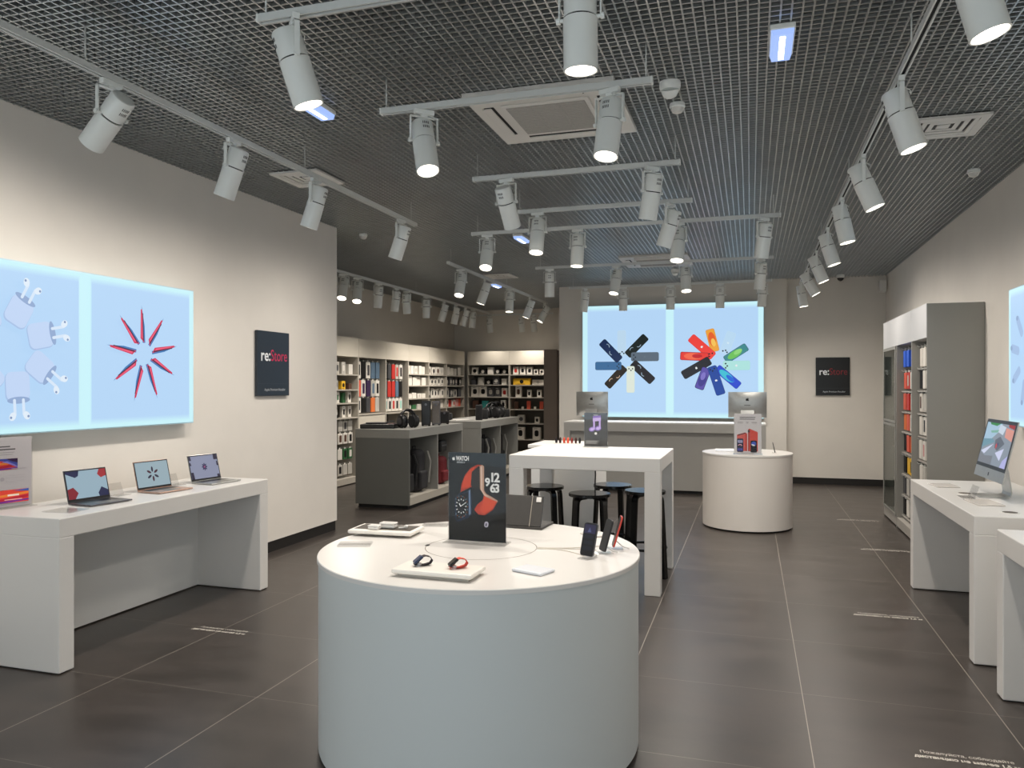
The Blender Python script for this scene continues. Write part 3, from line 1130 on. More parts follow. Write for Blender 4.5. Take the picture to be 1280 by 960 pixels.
def watch_words(r, M, W, H):
    s_ = W / 550.0
    wm = mat('print_white', '#f2f2f0', .5)

    def at(x, y):
        return M @ Matrix.Translation((x * s_, H - y * s_, 0))
    a = Art(.0002)
    fruit(a, 50 * s_, H - 58 * s_, 32 * s_, '#f2f2f0')
    a.build('logo', r, M)
    put_text('WATCH', .03, wm, at(74, 73), r, fit=126 * s_, bold=.0012)
    put_text('SERIES 6', .012, mat('print_grey', '#b8bcc0', .5), at(78, 98), r, fit=82 * s_, bold=.0003)
    for t, x, y, sz in (('12', 396, 258, .062), ('9', 354, 296, .054), ('63', 402, 352, .058)):
        put_text(t, sz, wm, at(x, y), r, bold=.002, spacing=.75)


poster(frame((-1.285, 3.556, RZ + .0005), (1, 0, 0), (0, 0, 1)), .297, .435, 'black watch advertising poster in a clear stand on the round table', 'poster_stand', watch_art, words_fn=watch_words)


def music_art(a, W, H):
    a.rect(0, 0, W, H, '#4a4b4c')
    a.rect(0, H * .8, W, H, '#586069')
    for col, d, e in (('#8f78c8', 0, 1.0), ('#cbb8ee', .0012, .62)):
        w_ = .020 * e
        a.poly([(W * .42 - w_ / 2 + d, H * .5), (W * .42 + w_ / 2 + d, H * .5), (W * .42 + w_ / 2 + d, H * .83), (W * .42 - w_ / 2 + d, H * .83)], col)
        a.poly([(W * .67 - w_ / 2 + d, H * .52), (W * .67 + w_ / 2 + d, H * .52), (W * .67 + w_ / 2 + d, H * .85), (W * .67 - w_ / 2 + d, H * .85)], col)
        a.poly([(W * .37, H * .74), (W * .72, H * .765), (W * .72, H * .765 + .05 * e), (W * .37, H * .74 + .05 * e)], col)
        a.ell(W * .33, H * .51, .030 * e, .022 * e, col, ang=15)
        a.ell(W * .60, H * .54, .030 * e, .022 * e, col, ang=15)
    a.ell(W * .5, H * .385, .012, .012, '#f3f3f3')
    a.rect(W * .40, H * .925, W * .60, H * .94, '#dfe3e6')
    a.poly([(0, H * .06), (W * .58, H * .06), (W * .68, H * .19), (0, H * .19)], '#6a6b6b')
    for k_ in range(3):
        a.rect(W * .08, H * (.085 + .032 * k_), W * (.52 + .03 * k_), H * (.1 + .032 * k_), '#a9aaaa')
    a.rect(0, 0, W, H * .03, '#6a6a6a')


poster(frame((-1.375, 7.06, HZ + .0005), (1, -.04, 0), (0, 0, 1)), .218, .312, 'dark grey poster with a purple music note on the high table', 'poster_stand', music_art, back='#4a4b4c', base_d=.08)


def phone_art(a, W, H):
    a.rect(0, 0, W, H, '#d9d5d6')
    for k_, (x0, x1, y) in enumerate(((.2, .78, .90), (.2, .76, .855))):
        a.rect(W * x0, H * y, W * x1, H * (y + .018), '#55504f')
    for x0, x1 in ((.12, .32), (.44, .53), (.64, .84)):
        a.rect(W * x0, H * .775, W * x1, H * .79, '#8b8787')
        a.rect(W * (x0 + .01), H * .745, W * (x1 - .01), H * .753, '#b9b5b5')
    a.poly([(W * .10, H * .06), (W * .48, H * .06), (W * .48, H * .50), (W * .40, H * .53), (W * .10, H * .47)], '#d85e52')
    a.poly([(W * .40, H * .06), (W * .48, H * .06), (W * .48, H * .50), (W * .40, H * .53)], '#c23a2a')
    a.poly([(W * .12, H * .44), (W * .40, H * .50), (W * .44, H * .53), (W * .14, H * .47)], '#3a1c1c')
    a.poly([(W * .51, H * .06), (W * .87, H * .06), (W * .87, H * .54), (W * .56, H * .63), (W * .51, H * .60)], '#d8442f')
    a.poly([(W * .51, H * .06), (W * .58, H * .06), (W * .58, H * .62), (W * .51, H * .60)], '#b03020')
    a.ell(W * .54, H * .56, .012, .014, '#241212')
    a.rrect(W * .22, H * .205, W * .24, H * .34, 0, .012, '#14163c')
    a.rrect(W * .22, H * .30, W * .19, H * .07, 0, .008, '#9b9cc4')
    a.arc(W * .22, H * .185, W * .06, W * .035, 10, 170, '#e8a9b4')
    a.rrect(W * .22, H * .10, W * .19, H * .06, 0, .006, '#4d4c9c')
    a.rrect(W * .72, H * .18, W * .24, H * .30, 0, .012, '#101018')
    a.ell(W * .72, H * .25, W * .085, H * .055, '#3d55b8')
    a.ell(W * .70, H * .215, W * .07, H * .02, '#cfd7e0', ang=-20)
    a.rect(W * .25, H * .012, W * .72, H * .022, '#9a9090')


poster(frame((-.03, 9.2, OZ + .0005), (1, 0, 0), (0, 0, 1)), .297, .455, 'white phone offer poster with red phones on the drum counter', 'poster_stand', phone_art, back='#d9d5d6')


def promo_art(a, W, H):
    a.rect(0, 0, W, H, '#d6d0d2')
    a.rect(W * .18, H * .855, W * .58, H * .873, '#6b6669')
    a.rect(W * .12, H * .815, W * .68, H * .833, '#5d585b')
    for k_ in range(2):
        a.rect(W * .14, H * (.775 - .03 * k_), W * (.66 - .03 * k_), H * (.783 - .03 * k_), '#a9a3a6')

    def picture(x0, y0, x1, y1, dark):
        a.rect(x0, y0, x1, y1, '#e5483c')
        w_, h_ = x1 - x0, y1 - y0
        for c, p0, p1, t in (('#f08a3c', .45, .62, .16), ('#c2283e', .1, .35, .2), ('#7a3a9c', .0, .1, .12)):
            a.poly([(x0, y0 + h_ * p0), (x0 + w_ * .5, y0 + h_ * (p0 + p1) / 2 * .9), (x1, y0 + h_ * p1), (x1, y0 + h_ * min(1, p1 + t)), (x0 + w_ * .5, y0 + h_ * min(1, (p0 + p1) / 2 + t)), (x0, y0 + h_ * min(1, p0 + t))], c)
        if dark:
            a.poly([(x0, y1), (x1, y1), (x1, y0 + h_ * .25), (x0 + w_ * .7, y0 + h_ * .5), (x0 + w_ * .3, y0 + h_ * .8), (x0, y0 + h_ * .85)], '#4a55b0')
            a.poly([(x0 + w_ * .45, y1), (x1, y1), (x1, y0 + h_ * .6), (x0 + w_ * .7, y0 + h_ * .75)], '#3b2350')
            a.poly([(x0 + w_ * .2, y0 + h_ * .72), (x0 + w_ * .5, y0 + h_ * .6), (x1, y0 + h_ * .15), (x1, y0 + h_ * .3), (x0 + w_ * .5, y0 + h_ * .78)], '#8d86d6')
        else:
            a.poly([(x0 + w_ * .5, y1 - h_ * .08), (x1, y1), (x1, y1 - h_ * .2)], '#3f62b4')
    picture(W * .05, H * .53, W * .30, H * .665, True)
    picture(W * .32, H * .53, W * .72, H * .69, True)
    a.rect(W * .6, H * .535, W * .88, H * .545, '#b3adb0')
    picture(-0 + W * .02, H * .28, W * .14, H * .42, True)
    for q in (.44, .41, .36):
        a.rect(W * .48, H * q, W * .84, H * (q + .008), '#b9b3b6')
    a.ell(W * .42, H * .40, .012, .012, '#a9a3a8')
    picture(W * .32, H * .055, W * .93, H * .24, False)
    a.rect(W * .52, H * .15, W * .74, H * .175, '#fbe6dc')
    a.rect(W * .46, H * .095, W * .8, H * .105, '#fbd6cc')
    picture(W * .02, H * .055, W * .24, H * .2, False)


c_ = atz(41, 631, .895)
e_ = Vector((.22, 1, 0)).normalized()
poster(frame(c_ - e_ * .16, e_, (0, 0, 1)), .305, .432, 'white laptop offer poster with red and blue pictures on the laptop table', 'poster_stand', promo_art, back='#d6d0d2', base_d=.09)


# ================================================================== COMPUTERS
def laptop(cx, cy, z, rz, metal, art_fn, label):
    """local: screen faces +x, hinge along y"""
    r = thing('laptop', label, 'laptop', (cx, cy, z), rz)
    MB().rbox(0, .212, -.152, .152, .003, .013, .003).build('base', metal, r)
    m = MB().rbox(.018, .098, -.135, .135, .0128, .0136, .001)
    m.build('keyboard', BLACK, r)
    MB().rbox(.118, .2, -.06, .06, .0128, .0133, .001).build('trackpad', mat('trackpad_grey', '#8a8884', .4, metal=.6), r)
    for q in ((.02, -.13), (.02, .13), (.19, -.13), (.19, .13)):
        MB().cyl(.008, 0, .0035, 12, 0, Matrix.Translation((q[0], q[1], 0))).build('rubber_foot', RUBBER, r)
    tl = math.radians(14)
    M = Matrix.Translation((.003, 0, .013)) @ Matrix.Rotation(-tl, 4, 'Y')
    lid = MB().rbox(-.006, 0, -.152, .152, 0, .208, .003).xf(M).build('lid', metal, r)
    MB().rbox(0, .0012, -.150, .150, .004, .205, .001).xf(M).build('bezel', BLACK, lid)
    MF = M @ frame((.0014, -.143, .018), (0, 1, 0), (0, 0, 1))
    a_ = Art(.00012, .62)
    art_fn(a_, .286, .18)
    a_.build('screen', lid, MF)
    return r


def scr1(a, W, H):
    a.rect(0, 0, W, H, '#a8c4d4')
    a.poly([(0, H), (W * .33, H), (W * .30, H * .82), (W * .22, H * .76), (0, H * .92)], '#1b2250')
    a.poly([(W, H), (W * .84, H), (W * .78, H * .82), (W * .86, H * .68), (W, H * .74)], '#b22a35')
    a.poly([(0, 0), (0, H * .36), (W * .14, H * .42), (W * .25, H * .2), (W * .16, 0)], '#8f1a2b')
    a.poly([(W, 0), (W, H * .2), (W * .84, H * .34), (W * .74, H * .12), (W * .76, 0)], '#1b2250')


def scr2(a, W, H):
    a.rect(0, 0, W, H, '#a9c1cc')
    for k_ in range(6):
        t = math.radians(90 - 60 * k_)
        a.ell(W * .5 + math.cos(t) * .035, H * .5 + math.sin(t) * .035, .02, .0085, ('#2a2140', '#4a1a34')[k_ % 2], ang=math.degrees(t), n=14)


def scr3(a, W, H):
    a.rect(0, 0, W, H, '#9aa0bb')
    for k_ in range(8):
        t = math.radians(45 * k_)
        a.ell(W * .5 + math.cos(t) * .016, H * .5 + math.sin(t) * .018, .013, .006, '#33285a', ang=math.degrees(t), n=12)
    a.ell(W * .5, H * .5, .008, .009, '#a25a86')
    for x0, y0, x1, y1 in ((0, .82, .07, 1), (0, .6, .05, .74), (0, 0, .1, .3), (.86, .78, 1, 1), (.94, .5, 1, .7), (.9, 0, 1, .12)):
        a.poly([(W * x0, H * y0), (W * x1, H * y0), (W * (x1 - .02), H * y1), (W * x0, H * y1)], '#2b2340')


TZ1 = .8932
laptop(-4.135, 3.985, TZ1, -.12, ALUD, scr1, 'grey laptop with navy and red blocks on its screen, beside the white poster')
laptop(-4.15, 4.58, TZ1, -.10, ROSE, scr2, 'rose gold laptop with a wheel of petals on its screen')
laptop(-4.125, 5.105, TZ1, -.12, ALU, scr3, 'silver laptop at the far table end with lavender screen')


def desktop(loc, rz, label, art_fn=None, tilt=4, W=.53, h0=-.115, h1=.275, lift=0.0):
    """local: screen faces -y, width along x"""
    r = thing('desktop_computer', label, 'computer', loc, rz)
    # aluminium foot: bent sheet
    path = [(-.10, .004), (.06, .004), (.088, .010), (.095, .03), (.075, .14), (.058, .20)]
    m = MB()
    vs = []
    for i_, (y, z) in enumerate(path):
        q0, q1 = path[max(i_ - 1, 0)], path[min(i_ + 1, len(path) - 1)]
        d = Vector((q1[0] - q0[0], q1[1] - q0[1])).normalized()
        nn = Vector((-d.y, d.x)) * .004
        for sx, sn in ((-1, -1), (1, -1), (1, 1), (-1, 1)):
            vs.append((sx * .095, y + nn.x * sn, max(0, z * (1 + lift / .2) + nn.y * sn)))
    fs = []
    for i_ in range(len(path) - 1):
        for k2 in range(4):
            fs.append((i_ * 4 + k2, i_ * 4 + (k2 + 1) % 4, i_ * 4 + 4 + (k2 + 1) % 4, i_ * 4 + 4 + k2))
    fs += [(0, 1, 2, 3), (len(vs) - 1, len(vs) - 2, len(vs) - 3, len(vs) - 4)]
    m.raw(vs, fs)
    m.build('stand', ALU, r)
    M = Matrix.Translation((0, 0, .20 + lift)) @ Matrix.Rotation(math.radians(-tilt), 4, 'X')
    # shell: thin rim, bulging back
    sh = MB()
    nx, nz = 12, 8
    grid = []
    for j in range(nz + 1):
        for i_ in range(nx + 1):
            fx, fz = i_ / nx * 2 - 1, j / nz * 2 - 1
            d = .008 + .036 * max(0, 1 - fx * fx) ** .8 * max(0, 1 - fz * fz) ** .7
            grid.append((fx * W / 2, d, (h0 + h1) / 2 + fz * (h1 - h0) / 2))
    fs = [(j * (nx + 1) + i_, j * (nx + 1) + i_ + 1, (j + 1) * (nx + 1) + i_ + 1, (j + 1) * (nx + 1) + i_) for j in range(nz) for i_ in range(nx)]
    sh.raw(grid, fs, 0, True)
    sh.box(-W / 2, W / 2, 0, .0085, h0, h1)
    shell = sh.xf(M).build('shell', ALU, r)
    MB().box(-W / 2 + .002, W / 2 - .002, -.0015, .0005, h0 + .075, h1 - .002).xf(M).build('bezel', BLACK, shell)
    a_ = Art(.00015, .75)
    sw, shh = W - .05, h1 - h0 - .125
    if art_fn:
        art_fn(a_, sw, shh)
    else:
        a_.rect(0, 0, sw, shh, '#a9bdd6')
    a_.build('screen', shell, M @ frame((-sw / 2, -.0017, h0 + .1), (1, 0, 0), (0, 0, 1)))
    lg = Art(.0004)
    fruit(lg, 0, 0, .055, '#1a1a1b')
    lg.build('logo', shell, M @ frame((0, .0405, h0 + .275), (-1, 0, 0), (0, 0, 1)))
    lg = Art(.0004)
    fruit(lg, 0, 0, .03, '#2a2a2c')
    lg.build('logo', shell, M @ frame((0, -.0004, h0 + .038), (1, 0, 0), (0, 0, 1)))
    lg = Art(.0004)
    lg.rect(-.045, -.006, .045, .006, '#6d6d6c')
    lg.build('model_marking', shell, M @ frame((0, .0448, h0 + .19), (-1, 0, 0), (0, 0, 1)))
    return r


desktop((-2.45, 12.28, 1.09), PI - .08, 'silver desktop computer seen from behind, above the music note poster', tilt=2, W=.53)
desktop((-.045, 12.22, 1.09), PI, 'silver desktop computer seen from behind, above the phone offer poster', tilt=2, W=.56)


def wall_scr(a, W, H):
    a.rect(0, 0, W, H, '#8e99a6')
    a.poly([(0, H * .55), (W * .3, H * .62), (W * .6, H * .9), (W * .55, H), (0, H)], '#a9c9df')
    a.poly([(W * .1, H), (W * .5, H), (W * .38, H * .93), (W * .14, H * .95)], '#2f8a4a')
    a.poly([(W * .78, H), (W, H), (W, H * .9), (W * .8, H * .94)], '#a3242c')
    a.poly([(W * .72, H * .92), (W, H * .88), (W, H * .62), (W * .74, H * .7)], '#e09a8c')
    a.poly([(W * .5, H * .98), (W * .72, H * .93), (W * .66, H * .74), (W * .45, H * .8)], '#cfdcea')
    a.poly([(W * .2, H * .8), (W * .5, H * .85), (W * .46, H * .78), (W * .24, H * .75)], '#7fb6a4')
    a.poly([(0, H * .36), (W * .45, H * .55), (W * .35, H * .62), (0, H * .58)], '#6f9aab')
    a.poly([(W * .02, H * .28), (W * .42, H * .50), (W * .16, H * .22)], '#d7dcf4')
    a.poly([(W * .55, H * .3), (W * .82, H * .44), (W * .76, H * .14)], '#d5d9f6')
    a.poly([(W * .82, 0), (W, 0), (W, H * .3), (W * .86, H * .16)], '#b7b8ea')
    a.poly([(W * .45, H * .6), (W * .6, H * .7), (W * .8, H * .55), (W * .6, H * .35), (W * .48, H * .42)], '#626a76')
    a.poly([(W * .5, H * .48), (W * .54, H * .54), (W * .57, H * .46), (W * .53, H * .38)], '#c4434a')
    a.poly([(W * .55, H * .52), (W * .59, H * .56), (W * .6, H * .44)], '#2a3f7a')
    a.poly([(0, 0), (W * .5, 0), (W * .5, H * .22), (W * .2, H * .18), (0, H * .26)], '#7b8089')


desktop((1.603, 6.09, .8855), -PI / 2, 'silver desktop computer with a colourful shard picture on its screen', wall_scr, tilt=13, W=.66, h0=-.13, h1=.29, lift=.0475)


# ================================================================== SMALL THINGS ON THE TABLES
def slab_thing(name, label, cat, M, W, D, T, m, extra=None, rnd=.01):
    r = thing(name, label, cat, M.translation)
    Mi = Matrix.Translation(-M.translation) @ M
    MB().rbox(-W / 2, W / 2, -D / 2, D / 2, 0, T, min(rnd, T * .4)).xf(Mi).build('board' if 'tray' in name else 'block', m, r)
    if extra:
        extra(r, Mi)
    return r


def flat(x, y, z, rz):
    return Matrix.Translation((x, y, z)) @ Matrix.Rotation(rz, 4, 'Z')


TRW = mat('white_display_tray', '#e9e4dc', .4, noise=.01, nscale=4)
slab_thing('display_tray', 'white tray under the two watches on the round table', 'tray', flat(-1.215, 2.905, RZ + .012, -.02), .35, .17, .02, TRW,
           lambda r, Mi: MB().box(-.155, .155, -.065, .065, -.012, .001).xf(Mi).build('foot', mat('tray_foot_shade', '#b9b2a8', .6), r))


def watch(x, y, z, rz, case, strap, face, label):
    r = thing('smart_watch', label, 'watch', (x, y, z), rz)
    tl = Matrix.Translation((0, 0, .026)) @ Matrix.Rotation(math.radians(38), 4, 'X')
    MB().rbox(-.019, .019, -.022, .022, -.005, .005, .009, seg=3).xf(tl).build('case', case, r)
    MB().rbox(-.016, .016, -.019, .019, .0048, .0058, .005).xf(tl).build('display', face, r)
    lp = []
    for k_ in range(15):
        t = PI * .5 + 2 * PI * (.06 + .88 * k_ / 14)
        lp.append(Vector((.0, -.032 * math.cos(t) * 1.0, .026 - .012 + .022 * math.sin(t) - .0)))
    # strap lies behind the case as a flattened loop
    m = MB()
    pts = [(0, .016), (.012, .036), (.03, .04), (.05, .034), (.06, .02), (.052, .008), (.03, .003), (.0, .004), (-.018, .008)]
    vs = []
    for (yy, zz) in pts:
        for sx in (-.015, .015):
            vs.append((sx, yy, zz))
    n_ = len(pts)
    fs = [(2 * i_, 2 * i_ + 1, 2 * i_ + 3, 2 * i_ + 2) for i_ in range(n_ - 1)]
    top = [(v_[0], v_[1], v_[2] + .002) for v_ in vs]
    m.raw(vs, fs)
    m.raw(top, fs)
    m.build('strap', strap, r)
    MB().lathe([(.012, 0), (.01, .012)], 16, 0, Matrix.Translation((0, .004, 0))).build('charger_puck', WHITE, r)
    MB().rbox(.019, .022, -.004, .004, .024, .032, .001).build('crown', case, r)


watch(-1.305, 2.90, RZ + .032, -.9, BLUED, mat('dark_leather_strap', '#2b1c22', .7), mat('watch_face_blue', '#1d3f7a', .2, emit=.3), 'blue smart watch with a dark strap on the white tray')
watch(-1.15, 2.90, RZ + .032, -.9, BLACK, mat('coral_strap', '#e0543f', .6), mat('watch_face_dark', '#1d1512', .15), 'black smart watch with a coral strap on the white tray')

slab_thing('price_card', 'pale acrylic card block lying near the front of the round table', 'card', flat(-.862, 3.075, RZ + .001, -.35), .15, .105, .012, mat('pale_card', '#dfe2e8', .25))
slab_thing('price_card', 'small pale card lying behind the phones toward the high table', 'card', flat(-.77, 3.93, RZ + .001, -.5), .13, .09, .010, mat('pale_card_two', '#e2ddd8', .25))
slab_thing('price_card', 'clear acrylic card lying before the dark-topped tray', 'card', flat(-1.83, 3.33, RZ + .001, .35), .16, .10, .010, ACRYL)
slab_thing('price_card', 'clear acrylic card lying between the dark-topped tray and the watch poster', 'card', flat(-1.66, 3.93, RZ + .001, .2), .14, .09, .010, ACRYL)


def pad(r, Mi):
    MB().box(-.155, .155, -.06, .085, .0195, .0205).xf(Mi).build('dark_mat', mat('charcoal_mat', '#4c463f', .6), r)


slab_thing('display_tray', 'white tray with a dark mat holding ear bud cases', 'tray', flat(-1.815, 3.635, RZ + .012, .05), .35, .2, .02, TRW, pad)


def bud_case(x, y, z, w_, d_, h_, label, rz=0.0):
    r = thing('ear_bud_case', label, 'ear buds', (x, y, z), rz)
    MB().rbox(-w_ / 2, w_ / 2, -d_ / 2, d_ / 2, 0, h_ * .68, h_ * .3, seg=4).build('case_body', WHITE, r)
    MB().rbox(-w_ / 2, w_ / 2, -d_ / 2, d_ / 2, h_ * .66, h_, h_ * .15, seg=4).build('case_lid', WHITE, r)


bud_case(-1.80, 3.63, RZ + .033, .085, .05, .03, 'larger white ear bud case on the dark mat')
bud_case(-1.855, 3.58, RZ + .033, .06, .045, .022, 'smaller white ear bud case toward the edge of the dark mat')
r = thing('ear_bud', 'white ear bud lying beside the cases on the dark mat', 'ear buds', (-1.715, 3.63, RZ + .033), .4)
MB().tube([(-.025, 0, .006), (0, 0, .007), (.012, 0, .012)], [.004, .004, .008], 10).build('stem', WHITE, r)
MB().lathe([(.003, -.009), (.009, -.004), (.01, .003), (.004, .009)], 12, 0, Matrix.Translation((.014, 0, .012))).build('bud', WHITE, r)

# tablet folio
r = thing('tablet', 'tablet in a charcoal keyboard folio seen from behind', 'tablet', (-1.215, 3.99, RZ + .001), -.06)
FOL = mat('charcoal_folio', '#3e3c3a', .65, noise=.05, nscale=30)
MB().rbox(-.14, .15, -.01, .20, 0, .012, .003).build('keyboard', FOL, r)
M = Matrix.Translation((0, .0, .012)) @ Matrix.Rotation(math.radians(-22), 4, 'X')
b_ = MB().rbox(-.14, .14, -.007, .0, 0, .17, .004).xf(M).build('back_cover', FOL, r)
MB().rbox(-.14, .14, .0, .006, .0, .171, .003).xf(M).build('tablet_body', ALUD, r)
MB().rbox(.075, .078, -.0085, -.006, .0, .17, .001).xf(M).build('cover_fold', mat('fold_edge', '#b9b0a2', .6), b_)
MB().rbox(.10, .128, -.0105, -.006, .135, .162, .004).xf(M).build('camera_window', WHITE, b_)


def phone(x, y, z, rz, tilt, body, screen, label, art_fn=None):
    r = thing('phone', label, 'phone', (x, y, z), rz)
    M = Matrix.Rotation(math.radians(-tilt), 4, 'X') @ Matrix.Translation((0, 0, .012))
    pts = rrpts(0, .074, .072, .148, 0, .012)
    MM = M @ Matrix.Rotation(PI / 2, 4, 'X')
    MB().prism(pts, -.004, .004, 0, MM).build('body', body, r)
    MB().prism(rrpts(0, .074, .068, .144, 0, .010), .0038, .0045, 0, MM).build('screen', screen, r)
    if art_fn:
        a_ = Art(.0001, .35)
        art_fn(a_)
        a_.build('screen_picture', r, M @ frame((-.034, -.0047, .002), (1, 0, 0), (0, 0, 1)))
    MB().box(-.026, .026, .0045, .0065, .02, .1).xf(M).build('holder_plate', ACRYL, r)
    MB().rbox(-.03, .03, -.03, .05, 0, .005, .002).build('holder_foot', ACRYL, r)
    MB().tube([M @ Vector((0, .006, .03)), (0, .05, .01), (0, .08, .002)], .003, 6).build('holder_cable', WHITE, r)


def ph1(a):
    a.rect(.002, .002, .066, .142, '#0c0f18')
    a.rect(.004, .098, .064, .138, '#3d3a66')
    a.poly([(.022, .104), (.032, .126), (.042, .104)], '#6f78b0')
    for k_ in range(3):
        a.rrect(.034, .084 - .026 * k_, .05, .016, 0, .004, '#1b2438')


phone(-.70, 3.37, RZ + .001, -.42, 16, ALUD, BLACK, 'dark phone with lit screen, first in the row on the round table', ph1)
phone(-.655, 3.50, RZ + .001, -1.02, 16, mat('graphite_frame', '#3a3a3d', .4, metal=.5), BLACK, 'graphite phone standing between the lit phone and the red one')
phone(-.625, 3.615, RZ + .001, -1.32, 16, mat('red_phone_metal', '#c4402f', .35, metal=.2), BLACK, 'red phone standing last in the row on the round table')
for i, (x1, y1, lb) in enumerate(((-.72, 3.42, 'white charging cable running to the lit phone'), (-.69, 3.56, 'white charging cable running to the graphite phone'), (-.66, 3.68, 'white charging cable running to the red phone'))):
    x0, y0 = RX + .262, RY + .06 + .012 * i
    pts = []
    for k_ in range(9):
        t = k_ / 8
        pts.append((x0 + (x1 - x0) * t, y0 + (y1 - y0) * t + .045 * math.sin(PI * t) * (1 - .9 * i), RZ + .0025))
    tag(MB().tube(pts, .002, 6).build('charging_cable', mat('cable_white', '#cfc8bd', .5)), lb, 'cable')

# left table: acrylic price tents
def acrylic_tent(x, y, z, rz, label, w_=.12):
    r = thing('price_holder', label, 'price holder', (x, y, z), rz)
    MB().rbox(-.04, .04, -w_ / 2, w_ / 2, 0, .004, .001).build('base', ACRYL, r)
    M = Matrix.Translation((-.03, 0, .003)) @ Matrix.Rotation(math.radians(-20), 4, 'Y')
    MB().box(-.0015, .0015, -w_ / 2, w_ / 2, 0, .085).xf(M).build('upright', ACRYL, r)


acrylic_tent(-4.18, 4.29, TZ1, 0, 'clear price holder between the grey and the rose gold laptop')
acrylic_tent(-4.2, 4.86, TZ1, 0, 'clear price holder between the rose gold and the silver laptop')
slab_thing('price_card', 'clear acrylic card lying between the white poster and the grey laptop', 'card', flat(-3.98, 3.66, TZ1, .1), .2, .16, .006, ACRYL)
# right table
slab_thing('price_card', 'clear acrylic card lying at the far end of the desktop computer table', 'card', flat(1.42, 6.62, .886, .1), .16, .22, .008, mat('frosted_card', '#d9d2cb', .2))
slab_thing('price_card', 'clear acrylic card lying at the near end of the desktop computer table', 'card', flat(1.46, 5.72, .886, .1), .16, .26, .008, mat('frosted_card', '#d9d2cb', .2))
for y_, x_, lb in ((6.19, 1.46, 'thin dark cable slot cover on the table before the desktop computer'), (5.33, 1.50, 'thin dark cable slot cover at the near end of the desktop computer table')):
    r = thing('cable_grommet', lb, 'cable cover', (x_, y_, .8855))
    MB().lathe([(.052, 0), (.05, .003)], 32).build('cover_ring', mat('grommet_white', '#e2dfda', .4), r)
    MB().lathe([(.041, .003), (.041, .0036)], 32).build('slot', mat('grommet_brown', '#4f463c', .7), r)
acrylic_tent(1.42, 5.98, .8855, PI, 'clear price holder standing at the foot of the colourful desktop computer', .16)

# oval counter objects
slab_thing('paper_stack', 'small stack of white paper on the drum counter', 'paper', flat(-.30, 9.62, OZ + .001, .05), .21, .297, .012, mat('bright_paper', '#e8eaf0', .7), rnd=.001)
r = thing('stylus', 'thin dark stylus standing in its holder on the drum counter', 'stylus', (.265, 9.45, OZ + .001))
MB().rbox(-.025, .025, -.025, .025, 0, .008, .003).build('holder_foot', ACRYL, r)
MB().tube([(.008, 0, .006), (-.018, 0, .125)], [.006, .0035], 8).build('shaft', BLACK, r)
# watch bands on the white counter
cs = ('#1a1416', '#2a1a18', '#c24a34', '#d8563c', '#7a2a24', '#3a1f1c', '#151417')
for k_, c in enumerate(cs):
    r = thing('watch_band', 'watch band number %s in the row on the white counter, counted from the nook' % ('one', 'two', 'three', 'four', 'five', 'six', 'seven')[k_] if False else
              '%s watch band on the white counter, %s of the row from the nook side' % (('black', 'dark brown', 'red', 'orange red', 'maroon', 'brown', 'jet black')[k_], O_[k_]), 'watch band',
              (-1.862 + .04 * k_, 7.50, HZ - .004), 0, 'watch bands on the white counter')
    MB().rbox(-.014, .014, -.05, .05, 0, .004, .001).build('stand', WHITE, r)
    m = MB().tube([(0, .022 * math.cos(2 * PI * q / 18), .03 + .026 * math.sin(2 * PI * q / 18)) for q in range(18)], .007, 6, 0, True)
    m.build('strap_loop', cmat(c, .6), r)


# ================================================================== SHELF UNITS
LETTER = []
def shelf_unit(name, label, loc, rz, Wd, Ht, dep, shelves, header, backm=SHELFB, sidem=SHELFG, headm=SHELFW, shelfm=SHELFG, th=.035, left=True, right=True, cat='shelf unit', shelf_d=1.0, lower=None):
    """local x along the front, y into the unit, z up"""
    r = thing(name, label, cat, loc, rz)
    if left:
        MB().box(0, th / 2, 0, dep, 0, Ht - .002).build('side_panel', sidem, r)
    if right:
        MB().box(Wd - th / 2, Wd, 0, dep, 0, Ht - .002).build('side_panel', sidem, r)
    MB().box(th / 2, Wd - th / 2, dep - .015, dep, .12, header).build('back_panel', backm, r)
    MB().box(.002, Wd - .002, -.006, dep, header, Ht).build('header_panel', headm, r)
    MB().box(th / 2, Wd - th / 2, .0, dep, .02, .12).build('plinth', shelfm, r)
    for z in shelves:
        MB().box(th / 2, Wd - th / 2, dep * (1 - shelf_d), dep - .015, z - .022, z).build('shelf', shelfm, r)
    if lower:
        MB().box(th / 2, Wd - th / 2, .01, .03, .12, lower).build('cupboard_front', headm, r)
    return r


def w2(r_loc, rz, lx, ly, lz):
    c, s_ = math.cos(rz), math.sin(rz)
    return (r_loc[0] + lx * c - ly * s_, r_loc[1] + lx * s_ + ly * c, r_loc[2] + lz)


CN = {'w': ('white', '#ded9d0'), 'k': ('black', '#1b1a1a'), 'r': ('red', '#c23a34'), 'o': ('orange', '#d9743f'), 'b': ('slate', '#5d7388'), 'g': ('charcoal', '#47474a'), 'l': ('grey', '#b9b5ad'),
      'y': ('yellow', '#e2b233'), 't': ('teal', '#3f9a96'), 'n': ('brown', '#5a4136'), 'p': ('pink', '#c98f8c'), 'e': ('green', '#35643f'), 'v': ('purple', '#3a2a4a'), 'c': ('cream', '#cfc2a6'), 'u': ('blue', '#2f5fd0'),
      'm': ('mint', '#9fd0c4'), 's': ('coral', '#d9614c'), 'x': ('silver', '#9a9a9a')}
MESHC = {}


def shared(key, fn):
    if key not in MESHC:
        MESHC[key] = fn()
    return MESHC[key]


